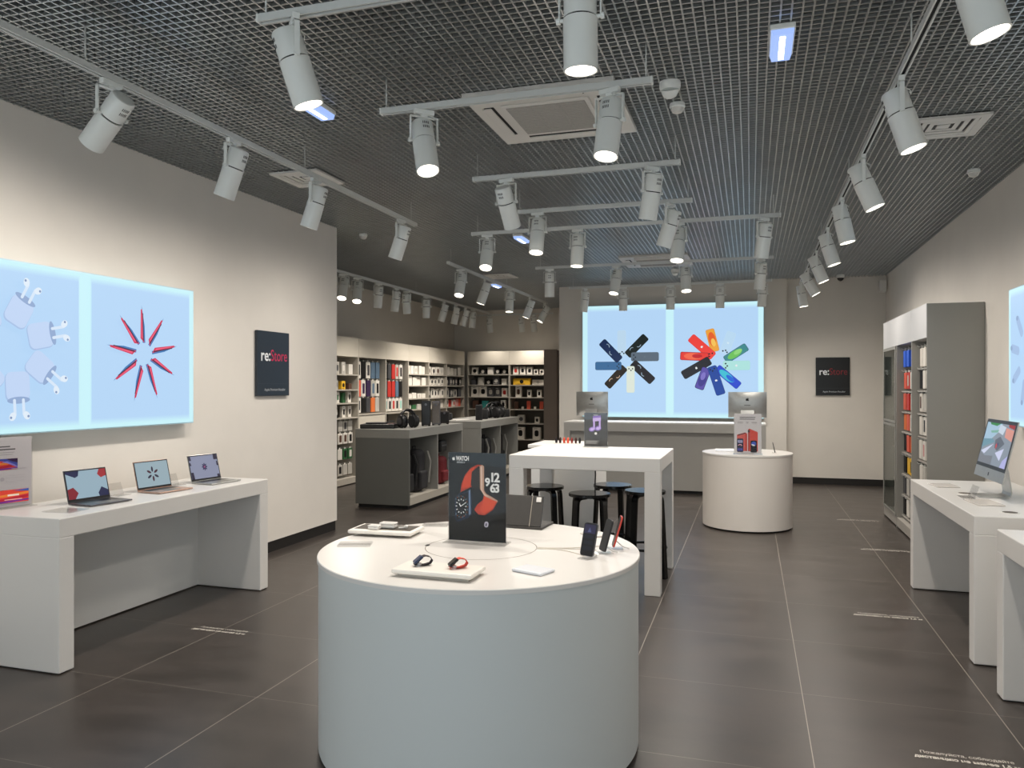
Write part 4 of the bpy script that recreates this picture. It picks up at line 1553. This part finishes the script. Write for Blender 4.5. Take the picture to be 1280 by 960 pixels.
def product_box(loc, rz, w_, h_, d_, col, prt, label, group):
    nm, hx = CN[col]
    key = ('box', round(w_, 3), round(h_, 3), round(d_, 3), col)
    me = shared(key, lambda: MB().rbox(-w_ / 2, w_ / 2, 0, d_, 0, h_, .002, seg=1).mesh('carton', cmat(hx, .55)))
    if not prt:
        o = link('product_box', me, None, loc, (0, 0, rz))
        return tag(o, label, 'box', group)
    r = thing('product_box', label, 'box', loc, rz, group)
    link('carton', me, r)
    k2 = ('print', round(w_, 3), round(h_, 3), prt)

    def mk():
        a_ = Art(.0006)
        c = CN[prt][1]
        if h_ > w_ * 1.25:
            a_.rrect(0, h_ * .5, w_ * .5, h_ * .5, 0, w_ * .2, c)
            a_.rect(-w_ * .3, h_ * .86, w_ * .1, h_ * .9, c)
        else:
            a_.ell(0, h_ * .5, min(w_, h_) * .3, min(w_, h_) * .3, c, n=14)
            a_.rect(-w_ * .4, h_ * .1, w_ * .2, h_ * .15, c)
        o_ = a_.build('printed_picture', None, frame((0, -.0005, 0), (1, 0, 0), (0, 0, 1)))
        me_ = o_.data
        bpy.data.objects.remove(o_)
        return me_
    link('printed_picture', shared(k2, mk), r)
    return r


def hang_pack(loc, rz, w_, h_, col, prt, label, group, cat='hanging pack'):
    """loc = top centre of the pack, hung from a peg"""
    nm, hx = CN[col]
    r = thing('hanging_pack', label, cat, loc, rz, group)
    link('card_sleeve', shared(('hp', round(w_, 3), round(h_, 3), col), lambda: MB().rbox(-w_ / 2, w_ / 2, 0, .022, -h_, -.012, .006).mesh('card_sleeve', cmat(hx, .5))), r)
    link('hang_tab', shared(('ht',), lambda: MB().box(-.02, .02, .008, .011, -.014, .012).mesh('hang_tab', cmat('#dcd8d0', .5))), r)
    if prt:
        def mk():
            a_ = Art(.0006)
            a_.rrect(0, -h_ * .52, w_ * .55, h_ * .6, 0, .012, CN[prt][1])
            o_ = a_.build('printed_picture', None, frame((0, -.0005, 0), (1, 0, 0), (0, 0, 1)))
            me_ = o_.data
            bpy.data.objects.remove(o_)
            return me_
        link('printed_picture', shared(('hpp', round(w_, 3), round(h_, 3), prt), mk), r)
    return r


ORD = ('first', 'second', 'third', 'fourth', 'fifth', 'sixth', 'seventh', 'eighth')


def fill_shelf(loc, rz, Wd, z, spec, where, group, y=.05, x0=.06, x1=None):
    """spec: list of (kind colour+print, w, h, d); spread along the shelf"""
    x1 = x1 or Wd - .06
    tot = sum(s_[1] for s_ in spec)
    gap = (x1 - x0 - tot) / max(1, len(spec))
    x = x0 + gap / 2
    for k_, s_ in enumerate(spec):
        c, w_, h_, d_ = s_[:4]
        nm = CN[c[0]][0] + (' box with %s print' % CN[c[1]][0] if len(c) > 1 else ' plain box')
        product_box(w2(loc, rz, x + w_ / 2, y + random.uniform(0, .03), z + .0005), rz + random.uniform(-.04, .04), w_, h_, d_, c[0], c[1] if len(c) > 1 else None,
                    '%s, %s along %s' % (nm, ORD[k_], where), group)
        x += w_ + gap


def hang_row(unit, loc, rz, Wd, ztop, h_, spec, where, group, y=.06, x0=.08, x1=None, w_=None, dep=.4, jit=.01):
    x1 = x1 or Wd - .08
    n_ = len(spec)
    pitch = (x1 - x0) / n_
    ww = w_ or pitch * .84
    for k_, c in enumerate(spec):
        x = x0 + pitch * (k_ + .5)
        nm = CN[c[0]][0] + (' pack with %s picture' % CN[c[1]][0] if len(c) > 1 else ' pack')
        hang_pack(w2(loc, rz, x, y + random.uniform(0, jit), ztop), rz, ww, h_, c[0], c[1] if len(c) > 1 else None,
                  '%s, %s along %s' % (nm, ORD[k_], where), group)
        link('peg', shared(('peg', round(dep - y, 2)), lambda: MB().tube([(0, 0, 0), (0, -(dep - y) + .0, 0), (0, -(dep - y) - .012, .012)], .003, 6).mesh('peg', TRACKW)), unit, (x, dep - .015, ztop + .003))


NL = -6.41                    # front of the nook's long shelf wall
R90 = PI / 2
DEP = .44
ys = (10.78, 11.78, 12.82, 13.79, 14.80, 15.78, 16.87)
HT = 2.47
HD = 2.15
G = 'goods on the nook shelves'
# bay 1
l = (NL, ys[0], 0)
u_ = shelf_unit('shelf_unit', 'nook shelf unit nearest the laptop wall, small boxes above hanging packs', l, R90, ys[1] - ys[0], HT, DEP, (1.855, 1.60, 1.375, 1.13), HD)
W_ = ys[1] - ys[0]
for z, nm, sp in ((1.855, 'the top shelf nearest the laptop wall', [('lg', .1, .2, .06), ('lw', .12, .2, .06), ('w', .13, .17, .08)]), (1.60, 'the second shelf nearest the laptop wall', [('lg', .1, .16, .06), ('yk', .12, .14, .06), ('n', .1, .1, .06)]),
                  (1.375, 'the third shelf nearest the laptop wall', [('we', .09, .19, .05), ('ek', .08, .17, .05), ('wk', .11, .19, .05)]), (1.13, 'the fourth shelf nearest the laptop wall', [('kw', .09, .19, .05), ('wk', .11, .19, .05), ('wk', .11, .19, .05)])):
    fill_shelf(l, R90, W_, z, sp, nm, G, y=.05, x0=.3)
for zt, nm, sp in ((1.09, 'the top peg row nearest the laptop wall', ('l', 'l', 'lg', 'l')), (.88, 'the second peg row nearest the laptop wall', ('wk', 'wn', 'wn', 'wk')), (.62, 'the third peg row nearest the laptop wall', ('m', 'w', 'ek', 'ew')), (.36, 'the lowest peg row nearest the laptop wall', ('l', 'lk', 'l', 'l'))):
    hang_row(u_, l, R90, W_, zt, .19, sp, nm, G, y=.06, x0=.25, dep=DEP)
# bays 2, 3: hanging cases
l = (NL, ys[1], 0)
W_ = ys[2] - ys[1]
u_ = shelf_unit('shelf_unit', 'nook shelf unit of dark, red and blue hanging cases over a cream cupboard', l, R90, W_, HT, DEP, (1.17,), HD, lower=1.14)
for zt, hh, nm, sp in ((2.10, .31, 'the top row of the dark case unit', ('wk', 'k', 'wg', 'b', 'b')), (1.77, .30, 'the middle row of the dark case unit', ('s', 'wv', 'v', 'lb', 'wk')), (1.46, .27, 'the lowest row of the dark case unit', ('wg', 'k', 'g', 'o', 'l'))):
    hang_row(u_, l, R90, W_, zt, hh, sp, nm, G, y=.08, dep=DEP)
l = (NL, ys[2], 0)
W_ = ys[3] - ys[2]
u_ = shelf_unit('shelf_unit', 'nook shelf unit of mostly red hanging cases over a dark gap', l, R90, W_, HT, DEP, (1.16,), HD)
for zt, hh, nm, sp in ((2.08, .29, 'the top row of the red case unit', ('k', 'g', 'r', 'lr', 'wk')), (1.76, .31, 'the middle row of the red case unit', ('g', 'r', 'r', 'b', 'k')), (1.43, .25, 'the lowest row of the red case unit', ('wt', 'wk', 'wr', 'wk', 'wm'))):
    hang_row(u_, l, R90, W_, zt, hh, sp, nm, G, y=.08, dep=DEP)
# bays 4..6
BAYS = ((ys[3], ys[4], 'nook shelf unit of plain white boxes', 'the plain white box unit', (('w', 'w', 'wl', 'w', 'w'), ('w', 'w', 'w', 'w'), ('w', 'w', 'wl', 'w'), ('lk', 'ee', 'l', 'wl'))),
        (ys[4], ys[5], 'nook shelf unit of upright white boxes with dark pictures', 'the dark picture unit', (('wn', 'wk', 'wn', 'wl'), ('wk', 'wk', 'wg', 'wk', 'wk'), ('kw', 'wk', 'wk', 'wk', 'wk'), ('lg', 'ce', 'wl', 'w'))),
        (ys[5], ys[6], 'nook shelf unit in the corner with small dark packs', 'the corner unit', (('w', 'w', 'l', 'l'), ('kl', 'gl', 'kl', 'gl', 'kl'), ('lg', 'gl', 'lg', 'g'), ('wk', 'r', 'wr', 'p', 's'))))
for bi, (ya, yb, lb, wh, rows) in enumerate(BAYS):
    l = (NL, ya, 0)
    W_ = yb - ya
    shelf_unit('shelf_unit', lb, l, R90, W_, HT, DEP, (1.90, 1.67, 1.41, 1.19, .8), HD)
    for z, nm, sp, hh in zip((1.90, 1.67, 1.41, 1.19), ('the top shelf of ', 'the second shelf of ', 'the third shelf of ', 'the fourth shelf of '), rows, (.17, .17, .19, .17)):
        wd = min(.19, (W_ - .1) / len(sp) * .8)
        hs = hh if bi or z > 1.5 else .1
        fill_shelf(l, R90, W_, z, [(c, wd, hs + random.uniform(-.015, .015), .09) for c in sp], nm + wh, G, y=.04)
# back wall bays
YS = 16.95
l = (-6.36, YS, 0)
shelf_unit('shelf_unit', 'back nook shelf unit of headphone boxes', l, 0, 1.03, HT, DEP, (1.935, 1.69, 1.41, 1.13, .8, .43), HD)
for z, nm, sp in ((1.935, 'the top shelf of the headphone unit', [('wk', .15, .16, .1), ('kw', .17, .13, .1), ('w', .14, .16, .1), ('kl', .12, .12, .1), ('kl', .12, .13, .1)]),
                  (1.69, 'the second shelf of the headphone unit', [('g', .1, .12, .08), ('lw', .14, .17, .1), ('kl', .13, .12, .1), ('gl', .15, .18, .1), ('w', .12, .14, .1)]),
                  (1.41, 'the third shelf of the headphone unit', [('wk', .19, .24, .1), ('wk', .19, .24, .1), ('gl', .16, .22, .1), ('gl', .16, .22, .1), ('wr', .14, .2, .1)]),
                  (1.13, 'the fourth shelf of the headphone unit', [('n', .15, .19, .1), ('t', .15, .18, .1), ('k', .14, .16, .1), ('wk', .12, .2, .1)])):
    fill_shelf(l, 0, 1.03, z, sp, nm, G, y=.04)
l = (-5.33, YS, 0)
shelf_unit('shelf_unit', 'back nook shelf unit with a yellow box', l, 0, .89, HT, DEP, (1.925, 1.685, 1.40, 1.125, .80, .43), HD)
for z, nm, sp in ((1.925, 'the top shelf of the yellow box bay', [('wr', .13, .18, .08), ('wk', .13, .18, .08), ('wk', .13, .17, .08), ('wk', .1, .12, .08), ('wk', .1, .12, .08)]),
                  (1.685, 'the second shelf of the yellow box bay', [('yk', .40, .15, .12), ('wl', .27, .12, .1)]),
                  (1.40, 'the third shelf of the yellow box bay', [('wn', .14, .25, .08), ('wk', .09, .17, .08), ('wk', .1, .17, .08)]),
                  (1.125, 'the fourth shelf of the yellow box bay', [('n', .09, .17, .06), ('w', .05, .06, .05), ('s', .08, .19, .06), ('w', .05, .06, .05), ('s', .08, .18, .06)]),
                  (.80, 'the fifth shelf of the yellow box bay', [('lg', .16, .19, .08), ('wk', .11, .15, .08)]),
                  (.43, 'the lowest shelf of the yellow box bay', [('wk', .19, .28, .1), ('wk', .19, .28, .1)])):
    fill_shelf(l, 0, .89, z, sp, nm, G, y=.04)
r = thing('tall_cabinet', 'tall dark brown cabinet end beside the yellow box shelves', 'cabinet', (-4.23, 16.9, 0))
MB().box(-.15, .15, -.42, -.40, 0, HT).build('end_panel', BROWN, r)
MB().box(-.13, .15, -.40, .40, .1, HT - .02).build('carcass', BROWN, r)
MB().box(-.12, .14, -.39, .39, 0, .1).build('plinth', GAPBLACK, r)

# right cabinet (faces -x): bays run away from the viewer; local x runs toward -y
XC = 1.635
yb_ = (8.30, 9.05, 9.93, 10.82)
CD = XR - XC - .005
GR = 'packs hanging in the tall cabinet'
RS = dict(backm=mat('cabinet_grey_backing', '#77746d', .6), sidem=mat('cabinet_side_grey', '#8e8c86', .5, noise=.02, nscale=3), headm=mat('cabinet_header_white', '#c9c9ca', .4), shelfm=mat('cabinet_shelf', '#a5a099', .5))
TH_ = ('top', 'second', 'third', 'fourth', 'fifth', 'sixth', 'seventh', 'lowest')
l = (XC, yb_[1], 0)
u_ = shelf_unit('tall_cabinet', 'tall grey cabinet bay whose broad side faces the desktop computer', l, -R90, yb_[1] - yb_[0], 2.455, CD, (), 2.125, cat='cabinet', **RS)
rows = (('w', 'w', 'wl', 'l'), ('k', 'w', 'wk', 'kw'), ('wn', 'l', 'w', 'wk'), ('w', 'wk', 'w', 'w'), ('w', 'wp', 'wk', 'k'), ('w', 'l', 'w', 'w'))
for k_, (zt, sp) in enumerate(zip((2.06, 1.83, 1.59, 1.35, 1.10, .84), rows)):
    hang_row(u_, l, -R90, yb_[1] - yb_[0], zt, .205, sp, 'the %s row of the nearest cabinet bay' % TH_[k_], GR, y=.055, x0=.05, x1=.73, w_=.115, dep=CD)
    MB().box(.02, .73, .05, CD - .02, zt - .235, zt - .22).build('shelf', RS['shelfm'], u_)
l = (XC, yb_[2], 0)
u_ = shelf_unit('tall_cabinet', 'tall grey cabinet bay in the middle with red and blue packs', l, -R90, yb_[2] - yb_[1], 2.455, CD, (), 2.125, cat='cabinet', **RS)
rows = (('u', 'u', 'u', 'u'), ('s', 'rl', 'w', 'l'), ('s', 'r', 'w', 'w'), ('o', 's', 'wl', 'l'), ('k', 's', 'o', 'o'), ('k', 'y', 'yk', 'c'), ('g', 'l', 'g', 'k'), ('k', 'w', 'k', 'wk'))
for k_, (zt, sp) in enumerate(zip((2.07, 1.82, 1.58, 1.35, 1.11, .86, .62, .38), rows)):
    hang_row(u_, l, -R90, yb_[2] - yb_[1], zt, .2, sp, 'the %s row of the middle cabinet bay' % TH_[k_], GR, y=.055, x0=.05, x1=.83, w_=.13, dep=CD)
    if k_:
        MB().box(.02, .86, .05, CD - .02, zt - .235, zt - .22).build('shelf', RS['shelfm'], u_)
l = (XC, yb_[3], 0)
u_ = shelf_unit('tall_cabinet', 'tall grey cabinet bay with glass doors near the recess', l, -R90, yb_[3] - yb_[2], 2.455, CD, (1.72, 1.3, .9, .5), 2.125, cat='cabinet', shelf_d=.8, **RS)
for z0, z1 in ((.13, 1.205), (1.215, 2.12)):
    d_ = MB().box(.02, .055, -.012, .006, z0, z1).box(.835, .87, -.012, .006, z0, z1).box(.055, .835, -.012, .006, z0, z0 + .03).box(.055, .835, -.012, .006, z1 - .03, z1).build('glass_door', RS['sidem'], u_)
    MB().box(.055, .835, -.007, -.001, z0 + .03, z1 - .03).build('pane', PANE, d_)
    MB().cyl(.008, -.03, -.01, 10, 0, Matrix.Translation((.8, 0, (z0 + z1) / 2)) @ Matrix.Rotation(PI / 2, 4, 'X')).build('lock', ALU, d_)
for z, nm, sp in ((1.72, 'the upper glass shelf', ['g', 'l', 'k']), (1.3, 'the second glass shelf', ['w', 'wl', 'l']), (.9, 'the third glass shelf', ['l', 'w', 'w']), (.5, 'the lower glass shelf', ['k', 'g', 'l'])):
    fill_shelf(l, -R90, .89, z, [(c, .16, .22, .1) for c in sp], nm + ' of the glass cabinet', GR, y=.14)


# ================================================================== GONDOLAS IN THE NOOK
def gondola(x0, x1, y0, y1, z, label):
    """open side faces +x, two bays along y"""
    r = thing('display_counter', label, 'counter', (x0, y0, 0))
    W, L = x1 - x0, y1 - y0
    MB().box(0, W, 0, .03, .05, z - .12).build('end_panel', GREYF if label.startswith('far') else GREYD, r)
    MB().box(0, W, L - .03, L, .05, z - .12).build('end_panel', GREYF, r)
    MB().box(.0, .03, .03, L - .03, .05, z - .12).build('back_panel', GREYF, r)
    MB().box(.03, W - .005, L / 2 - .015, L / 2 + .015, .15, z - .12).build('divider', GREYF, r)
    MB().rbox(-.004, W + .004, -.004, L + .004, z - .12, z, .004).build('countertop', GREYF, r)
    MB().box(.0, W - .0, .03, L - .03, .05, .15).build('bottom_shelf', SHELFG, r)
    MB().box(.03, W - .03, .03, L - .03, 0, .05).build('plinth', GAPBLACK, r)
    MB().box(.3, .32, .03, L / 2 - .015, .15, z - .12).build('centre_panel', GREYD, r)
    MB().box(.3, .32, L / 2 + .015, L - .03, .15, z - .12).build('centre_panel', GREYD, r)
    return r


GZ = 1.07
gondola(-5.16, -4.36, 9.40, 11.40, GZ, 'nearest grey counter in the nook with headphones and a tall speaker on top')
gondola(-5.12, -4.26, 11.98, 14.10, GZ, 'farther grey counter in the nook with black gadgets on top')


def headphones(x, y, z, rz, label, s_=1.0):
    r = thing('headphones', label, 'headphones', (x, y, z), rz)
    for sg in (-1, 1):
        M = Matrix.Translation((sg * .085 * s_, 0, .075 * s_)) @ Matrix.Rotation(sg * PI / 2, 4, 'Y')
        MB().lathe([(.05 * s_, .03 * s_), (.07 * s_, .02 * s_), (.075 * s_, 0), (.06 * s_, -.03 * s_)], 20, 0, M).build('ear_cup', BLACK, r)
        MB().lathe([(.045 * s_, .031 * s_), (.03 * s_, .034 * s_)], 16, 0, M).build('cup_badge', ALUD, r)
        MB().lathe([(.07 * s_, -.03 * s_), (.074 * s_, -.04 * s_), (.06 * s_, -.05 * s_)], 20, 0, M).build('ear_pad', RUBBER, r)
    MB().tube([(.1 * s_ * math.cos(t), 0, .08 * s_ + .125 * s_ * math.sin(t)) for t in [PI * k_ / 16 for k_ in range(17)]], .012 * s_, 8).build('headband', BLACK, r)
    return r


def speaker(x, y, z, rz, w_, d_, h_, label, front, body):
    r = thing('loudspeaker', label, 'speaker', (x, y, z), rz)
    MB().rbox(-w_ / 2, w_ / 2, -d_ / 2, d_ / 2, .012, h_, .012, seg=3).build('cabinet', body, r)
    MB().rbox(-w_ * .44, w_ * .44, -d_ / 2 - .006, -d_ / 2 + .002, .03, h_ - .02, .004).build('front_grille', front, r)
    MB().lathe([(.018, 0), (.015, .006)], 16, 0, Matrix.Translation((0, -d_ / 2 - .006, h_ * .85)) @ Matrix.Rotation(PI / 2, 4, 'X')).build('badge', ALUD, r)
    for sx in (-1, 1):
        for sy in (-1, 1):
            MB().cyl(.014, 0, .014, 10, 0, Matrix.Translation((sx * w_ * .36, sy * d_ * .36, 0))).build('foot', RUBBER, r)
    return r


# turntable-like flat black player
r = thing('record_player', 'flat black player with a low arm lying on the nearest grey counter', 'player', (-4.93, 9.68, GZ + .001), .25)
MB().rbox(-.24, .24, -.19, .19, .0, .06, .012).build('plinth', BLACK, r)
MB().cyl(.15, .06, .075, 40, 0, Matrix.Translation((-.05, 0, 0))).build('platter', RUBBER, r)
MB().tube([(.17, .12, .06), (.17, .12, .095), (.16, .0, .095), (.09, -.09, .08)], .006, 8).build('tone_arm', ALUD, r)
headphones(-4.56, 9.80, GZ + .001, 1.0, 'black headphones standing on the nearest grey counter', 1.25)
headphones(-4.70, 10.05, GZ + .001, .7, 'second pair of black headphones behind the first on the nearest grey counter', 1.15)
speaker(-4.55, 10.40, GZ + .001, .35, .13, .16, .37, 'tall black loudspeaker on the nearest grey counter', BLACK, BLACK)
speaker(-4.50, 10.66, GZ + .001, .35, .12, .16, .36, 'slim grey loudspeaker beside the tall black one', mat('grey_cloth_grille', '#7b7672', .8, noise=.1, nscale=60), ALUD)
speaker(-4.52, 11.0, GZ + .001, .5, .16, .16, .2, 'small round-edged brown loudspeaker at the end of the nearest grey counter', RUBBER, mat('dark_brown_speaker', '#2e2522', .6))


def backpack(x, y, z, rz, w_, h_, d_, m, label, strap=GREYF):
    r = thing('backpack', label, 'bag', (x, y, z), rz)
    MB().rbox(-d_ / 2, d_ / 2, -w_ / 2, w_ / 2, 0, h_, min(w_, d_) * .3, seg=4).build('bag_body', m, r)
    MB().rbox(d_ / 2 - .03, d_ / 2 + .04, -w_ * .4, w_ * .4, .04, h_ * .5, .03, seg=3).build('front_pocket', m, r)
    MB().tube([(0, -.05, h_ - .01), (0, -.04, h_ + .04), (0, .04, h_ + .04), (0, .05, h_ - .01)], .008, 8).build('carry_handle', m, r)
    MB().tube([(d_ / 2 + .02, w_ * .42, h_ * .95), (d_ / 2 + .06, w_ * .5, h_ * .7), (d_ / 2 + .03, w_ * .5, h_ * .2)], .018, 8).build('shoulder_strap', strap, r)
    return r


GG = 'bags stored in the grey counters'
backpack(-4.62, 9.68, .151, 0, .30, .58, .24, RUBBER, 'black backpack in the first opening of the nearest grey counter, by its end panel', BLACK)
backpack(-4.60, 10.08, .151, 0, .30, .60, .26, mat('charcoal_bag', '#262528', .8, noise=.15, nscale=40), 'charcoal backpack with a grey strap in the first opening of the nearest grey counter')
r = thing('storage_bin', 'white curved stand in the second opening of the nearest grey counter', 'stand', (-4.60, 10.62, .151))
MB().tube([(0, -.06, .046), (0, -.08, .3), (0, -.06, .5), (0, 0, .42), (0, .06, .36), (0, .11, .42)], .025, 10).build('curved_arm', WHITE, r)
MB().rbox(-.1, .1, -.14, .14, 0, .02, .006).build('foot_plate', WHITE, r)
backpack(-4.62, 11.0, .151, 0, .28, .42, .24, mat('dark_red_bag', '#6e1a22', .7, noise=.1, nscale=40), 'dark red bag in the second opening of the nearest grey counter', RUBBER)
r = thing('headset_case', 'black case sitting on top of the dark red bag', 'case', (-4.62, 11.02, .575 + .065))
MB().rbox(-.1, .1, -.13, .13, 0, .18, .03, seg=3).build('case_body', BLACK, r)
MB().rbox(.098, .108, -.1, .1, .09, .11, .003).build('latch', ALUD, r)
backpack(-4.52, 12.45, .151, 0, .3, .62, .24, RUBBER, 'black backpack in the first opening of the farther grey counter')
backpack(-4.52, 12.85, .151, 0, .28, .6, .24, mat('charcoal_bag', '#262528', .8), 'charcoal backpack deeper in the first opening of the farther grey counter')
backpack(-4.52, 13.5, .151, 0, .3, .64, .24, RUBBER, 'black backpack in the second opening of the farther grey counter')
# on the far counter
for x, y, rr, hh, lb in ((-4.95, 12.3, .055, .12, 'short black cylinder speaker at the corner of the farther grey counter'), (-4.46, 12.45, .06, .26, 'tall dark cylinder speaker on the farther grey counter'),
                         (-4.50, 12.88, .05, .17, 'black cylinder speaker before the headphones on the farther grey counter'), (-4.46, 13.84, .05, .15, 'black cylinder speaker past the headphones on the farther grey counter'), (-4.44, 13.98, .05, .14, 'black cylinder speaker at the far end of the farther grey counter')):
    r = thing('cylinder_speaker', lb, 'speaker', (x, y, GZ + .001))
    MB().lathe([(rr * .9, 0), (rr, .01), (rr, hh - .012), (rr * .85, hh)], 24).build('cabinet', RUBBER, r)
    MB().lathe([(rr * .8, hh), (rr * .75, hh + .004)], 24).build('control_plate', BLACK, r)
slab_thing('keyboard', 'flat white keyboard lying on the farther grey counter', 'keyboard', flat(-4.72, 12.30, GZ + .001, 1.2), .42, .12, .012, WHITE, lambda r, Mi: MB().box(-.2, .2, -.05, .05, .0118, .0135).xf(Mi).build('keys', ACW, r))
headphones(-4.50, 13.26, GZ + .001, .9, 'black headphones on the farther grey counter', 1.4)
headphones(-4.52, 13.58, GZ + .001, .9, 'second black headphones on the farther grey counter, behind the first', 1.4)

# ================================================================== FLOOR LETTERING
FW = mat('white_floor_vinyl', '#d8d2c8', .6)


def floor_note(x, y, w_, label):
    r = thing('floor_sticker', label, 'floor sticker', (x, y, .0006))
    put_text('Пожалуйста, соблюдайте', .036, FW, Matrix.Translation((w_ * .0, .022, 0)), r, fit=w_, bold=.0001)
    put_text('дистанцию не менее 1,5 м', .036, FW, Matrix.Translation((-w_ * .08, -.025, 0)), r, fit=w_ * 1.12, bold=.0014)


floor_note(.73, 3.83, .37, 'white two-line lettering on the floor nearest the camera')
floor_note(.745, 6.06, .40, 'white two-line lettering on the floor beside the desktop computer table')
floor_note(1.10, 8.5, .40, 'white two-line lettering on the floor by the foot of the tall cabinet')
floor_note(1.06, 10.3, .42, 'white two-line lettering on the floor closest to the glass cabinet bay')
floor_note(-3.60, 4.37, .37, 'white two-line lettering on the floor before the laptop table')

# ================================================================== LIGHT, WORLD, CAMERA
w = bpy.data.worlds.new('mall_daylight')
sc.world = w
w.use_nodes = True
bgn = w.node_tree.nodes['Background']
bgn.inputs['Color'].default_value = (.86, .95, 1.0, 1)
bgn.inputs['Strength'].default_value = 1.8

cam = bpy.data.cameras.new('camera')
co = bpy.data.objects.new('camera', cam)
COL.objects.link(co)
co.location = (0, 0, EYE)
co.rotation_euler = (PI / 2, 0, YAW)
cam.sensor_width = 36
cam.lens = FOC / 1280 * 36
cam.shift_y = (HORIZON - 480) / 1280
cam.clip_start = .05
sc.camera = co
sc.view_settings.view_transform = 'Standard'
sc.view_settings.look = 'None'
sc.view_settings.gamma = 1
sc.view_settings.use_curve_mapping = False
sc.view_settings.exposure = 0.2
sc.cycles.max_bounces = 8
sc.cycles.diffuse_bounces = 5
sc.cycles.glossy_bounces = 4
sc.cycles.transparent_max_bounces = 12
sc.cycles.sample_clamp_indirect = 4.0
sc.cycles.use_denoising = True
